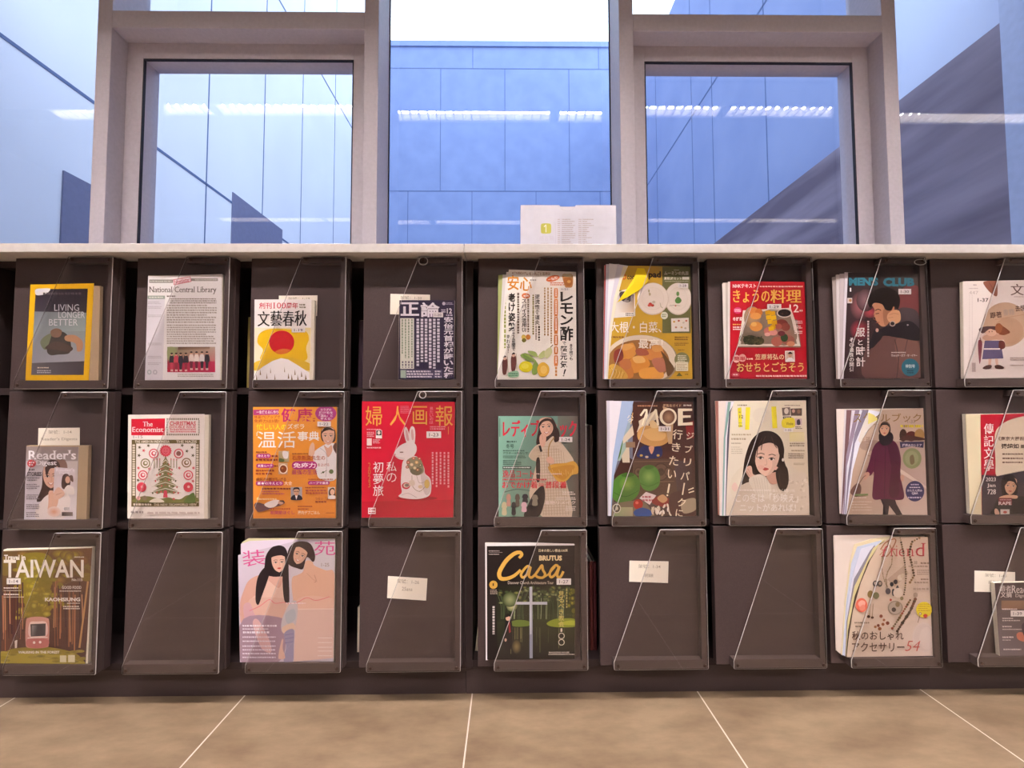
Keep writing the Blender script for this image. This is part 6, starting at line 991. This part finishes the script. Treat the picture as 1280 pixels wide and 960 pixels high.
# ---- title cards standing in the pockets
title_card(R1B, [(250, 297), (456, 295), (453, 405), (250, 405)], [('架號：1-19', 300, 304, 415, 322)], 'white card behind the red sun magazine')
title_card(R1B, [(845, 287), (1056, 292), (1055, 400), (843, 396)], [('架號：1-20', 898, 299, 1012, 317)], 'white card poking out behind the dark purple magazine')
title_card(R2A, [(205, 235), (425, 233), (424, 345), (202, 345)], [('架號：1-14', 258, 246, 382, 266), ("Reader's Digests", 220, 285, 412, 305)], 'white card above the small pale digest magazine')
title_card(R3B, [(832, 299), (1042, 312), (1035, 430), (827, 416)], [('架號：1-26', 880, 317, 998, 340), ('25ans', 906, 358, 962, 378)], 'white card tilted in an empty pocket below the rabbit magazine')
title_card(R3C, [(883, 217), (1091, 221), (1088, 336), (881, 329)], [('架號：1-34', 930, 237, 1048, 258), ('明錶', 960, 286, 1010, 306)], 'white card in the empty pocket beside the black magazine')
title_card(R3E, [(568, 304), (811, 313), (811, 436), (567, 430)], [('架號：1-40', 630, 322, 760, 344), ('讀者文摘', 650, 364, 742, 384)], 'cream card half hidden by the small dark grey digest')

# ---- white sign box on the countertop
def sign_box():
    y0 = .03; Q = (640, 240, 1280/140)
    w = lambda x, z: onY(Q[0]+x/Q[2], Q[1]+z/Q[2], y0)
    a, b = w(100, 150), w(1188, 150); zb, zt = 1.187, a.z; xa, xb = a.x, b.x; bp = Vector(((xa+xb)/2, y0+.02, zb))
    root = empty('sign_box', bp, 'white paper sign box with a green number one and two printed lists', 'sign')
    m = mat('white_card_stock', (.60, .585, .66), .5, .25)
    n = [w(540+190*i/12, 150+68*math.sin(math.pi*i/12)**.8) for i in range(13)]
    poly = [(xa, zb), (xb, zb), (xb, zt)]+[(q.x, q.z-.0005*0) for q in n[::-1]]+[(xa, zt)]
    f = MB().prism(poly, y0, y0+.0012).build('front_panel', m, root, bp)
    k = MB(); k.box(xa, xa+.0012, y0+.0012, y0+.04, zb, zt); k.box(xb-.0012, xb, y0+.0012, y0+.04, zb, zt); k.box(xa+.0012, xb-.0012, y0+.0388, y0+.04, zb, zt); k.build('side_and_back_panel', m, root, bp)
    MB().box(xa+.002, xb-.002, y0+.002, y0+.038, zb+.001, zt-.003).build('inner_flap', m, root, bp)
    t = Art(*Q, y0-.0001); t.b([(332, 375), (345, 361), (388, 358), (432, 361), (446, 375), (448, 418), (446, 460), (432, 473), (388, 476), (345, 473), (332, 460), (330, 418)], 'c2bf54'); t.s_([(368, 396), (388, 376), (388, 458)], 10, 'f0f0e4')
    t.t('語言類', 312, 500, 480, 556, 'cfc8d4', .0); t.m(330, 578, 420, 600, 1, 'cfc8cc'); t.s_([(498, 360), (498, 640)], 3, 'c8c0cc'); t.s_([(552, 182), (590, 208), (632, 218), (676, 208), (720, 172)], 2, 'c0b8c0', True)
    for i in range(14):
        y = 306+i*23.4
        t.m(522, y, 550, y+15, 1, 'bcaca8', .6); t.m(570, y, 570+t.rnd.uniform(80, 160), y+15, 1, 'b4a4a0', .6); t.m(760, y, 796, y+15, 1, 'bcaca8', .6); t.m(806, y, 806+t.rnd.uniform(35, 140), y+15, 1, 'b4a4a0', .6)
    t.mb.build('printed_list', CARD, root, bp)
sign_box()

# ---- older issues kept inside the cabinets, seen through the gaps between the doors
def stored(x, z, w, h, d, col, lean, label, y=.09):
    bp = Vector((x, y, z)); root = empty('magazine', bp, label, 'magazine'); root.rotation_euler = (0, lean, 0); root.location.z += abs(math.sin(lean))*w/2
    b = MB().box(-w/2, w/2, .0, d, 0, h); b.c = [ink(col)]*len(b.f); b.build('cover', CARD, root)
    MB().box(-w/2+.0012, w/2-.0012, .002, d-.001, h, h+.0008).build('page_edges', PAGES, root)
s1, s2, s3 = .7982+.0185, .4398+.0185, .074+.0185
def inx(px, py, y): return onY(px, py, y).x
stored(inx(312, 440, .09), s1, .012, .2, .19, 'd8c070', 0, 'yellow spine standing inside the cabinet, seen left of the red sun magazine pocket')
stored(inx(452, 440, .09), s1, .016, .19, .19, '4c3c48', 0, 'dark spine standing inside the cabinet, seen left of the dark purple magazine pocket')
stored(inx(449, 785, .09), s3, .010, .12, .19, 'ece0cc', .0, 'pale spine standing inside the cabinet, seen left of the pocket with the tilted card')
stored(inx(591, 800, .09)+.011, s3, .010, .15, .18, 'e4d8b8', .12, 'cream spine leaning inside the cabinet, seen left of the black magazine pocket')
for i, (dx, c_) in enumerate(((-.012, '4c2c2c'), (-.002, '6c3430'), (.008, '5c2c30'))): stored(inx(740, 740, .09)+dx, s3, .008, .24, .2, c_, 0, '%s reddish spine inside the cabinet, seen right of the black magazine pocket' % ('left', 'middle', 'right')[i] if False else ('dull brown', 'brick red', 'dark wine red')[i]+' spine inside the cabinet, seen right of the black magazine pocket')
for i, (dx, c_) in enumerate(((-.010, '3c3438'), (.001, '4c4044'))): stored(inx(738, 440, .09)+dx, s1, .008, .25, .2, c_, 0, ('darker grey', 'lighter grey')[i]+' spine inside the cabinet, seen right of the lemon magazine pocket')
for i, (dx, c_) in enumerate(((-.010, '3a2c2c'), (.001, '50403c'))): stored(inx(739, 610, .09)+dx, s2, .008, .25, .2, c_, 0, ('darker brown', 'lighter brown')[i]+' spine inside the cabinet, seen right of the teal sewing magazine pocket')

# ---- clear plastic rings hung on some of the screws
def ring(px, py, rx, rz, label):
    c = onY(px, py, -.0015); b = MB(); n, k, t = 28, 8, .0011
    for i in range(n):
        a = 2*math.pi*i/n
        for j_ in range(k):
            q = 2*math.pi*j_/k; b.v.append(((rx+t*math.cos(q))*math.cos(a), t*math.sin(q), (rz+t*math.cos(q))*math.sin(a)))
    for i in range(n):
        for j_ in range(k): b.f.append((i*k+j_, ((i+1) % n)*k+j_, ((i+1) % n)*k+(j_+1) % k, i*k+(j_+1) % k)); b.m.append(0); b.c.append(None)
    o = b.build('plastic_ring', EDGE); o.location = c; tag(o, label, 'ring')
ring(290+1020/S, 300+112/S, .0115, .0105, 'clear plastic ring hung on a screw above the dark purple magazine')
ring(290+1017/S, 480+58/S, .0085, .0085, 'clear plastic ring hung on a screw above the white rabbit magazine')
ring(870+1196/S, 300+118/S, .0155, .0075, 'clear plastic ring hung on a screw above the wristwatch magazine')
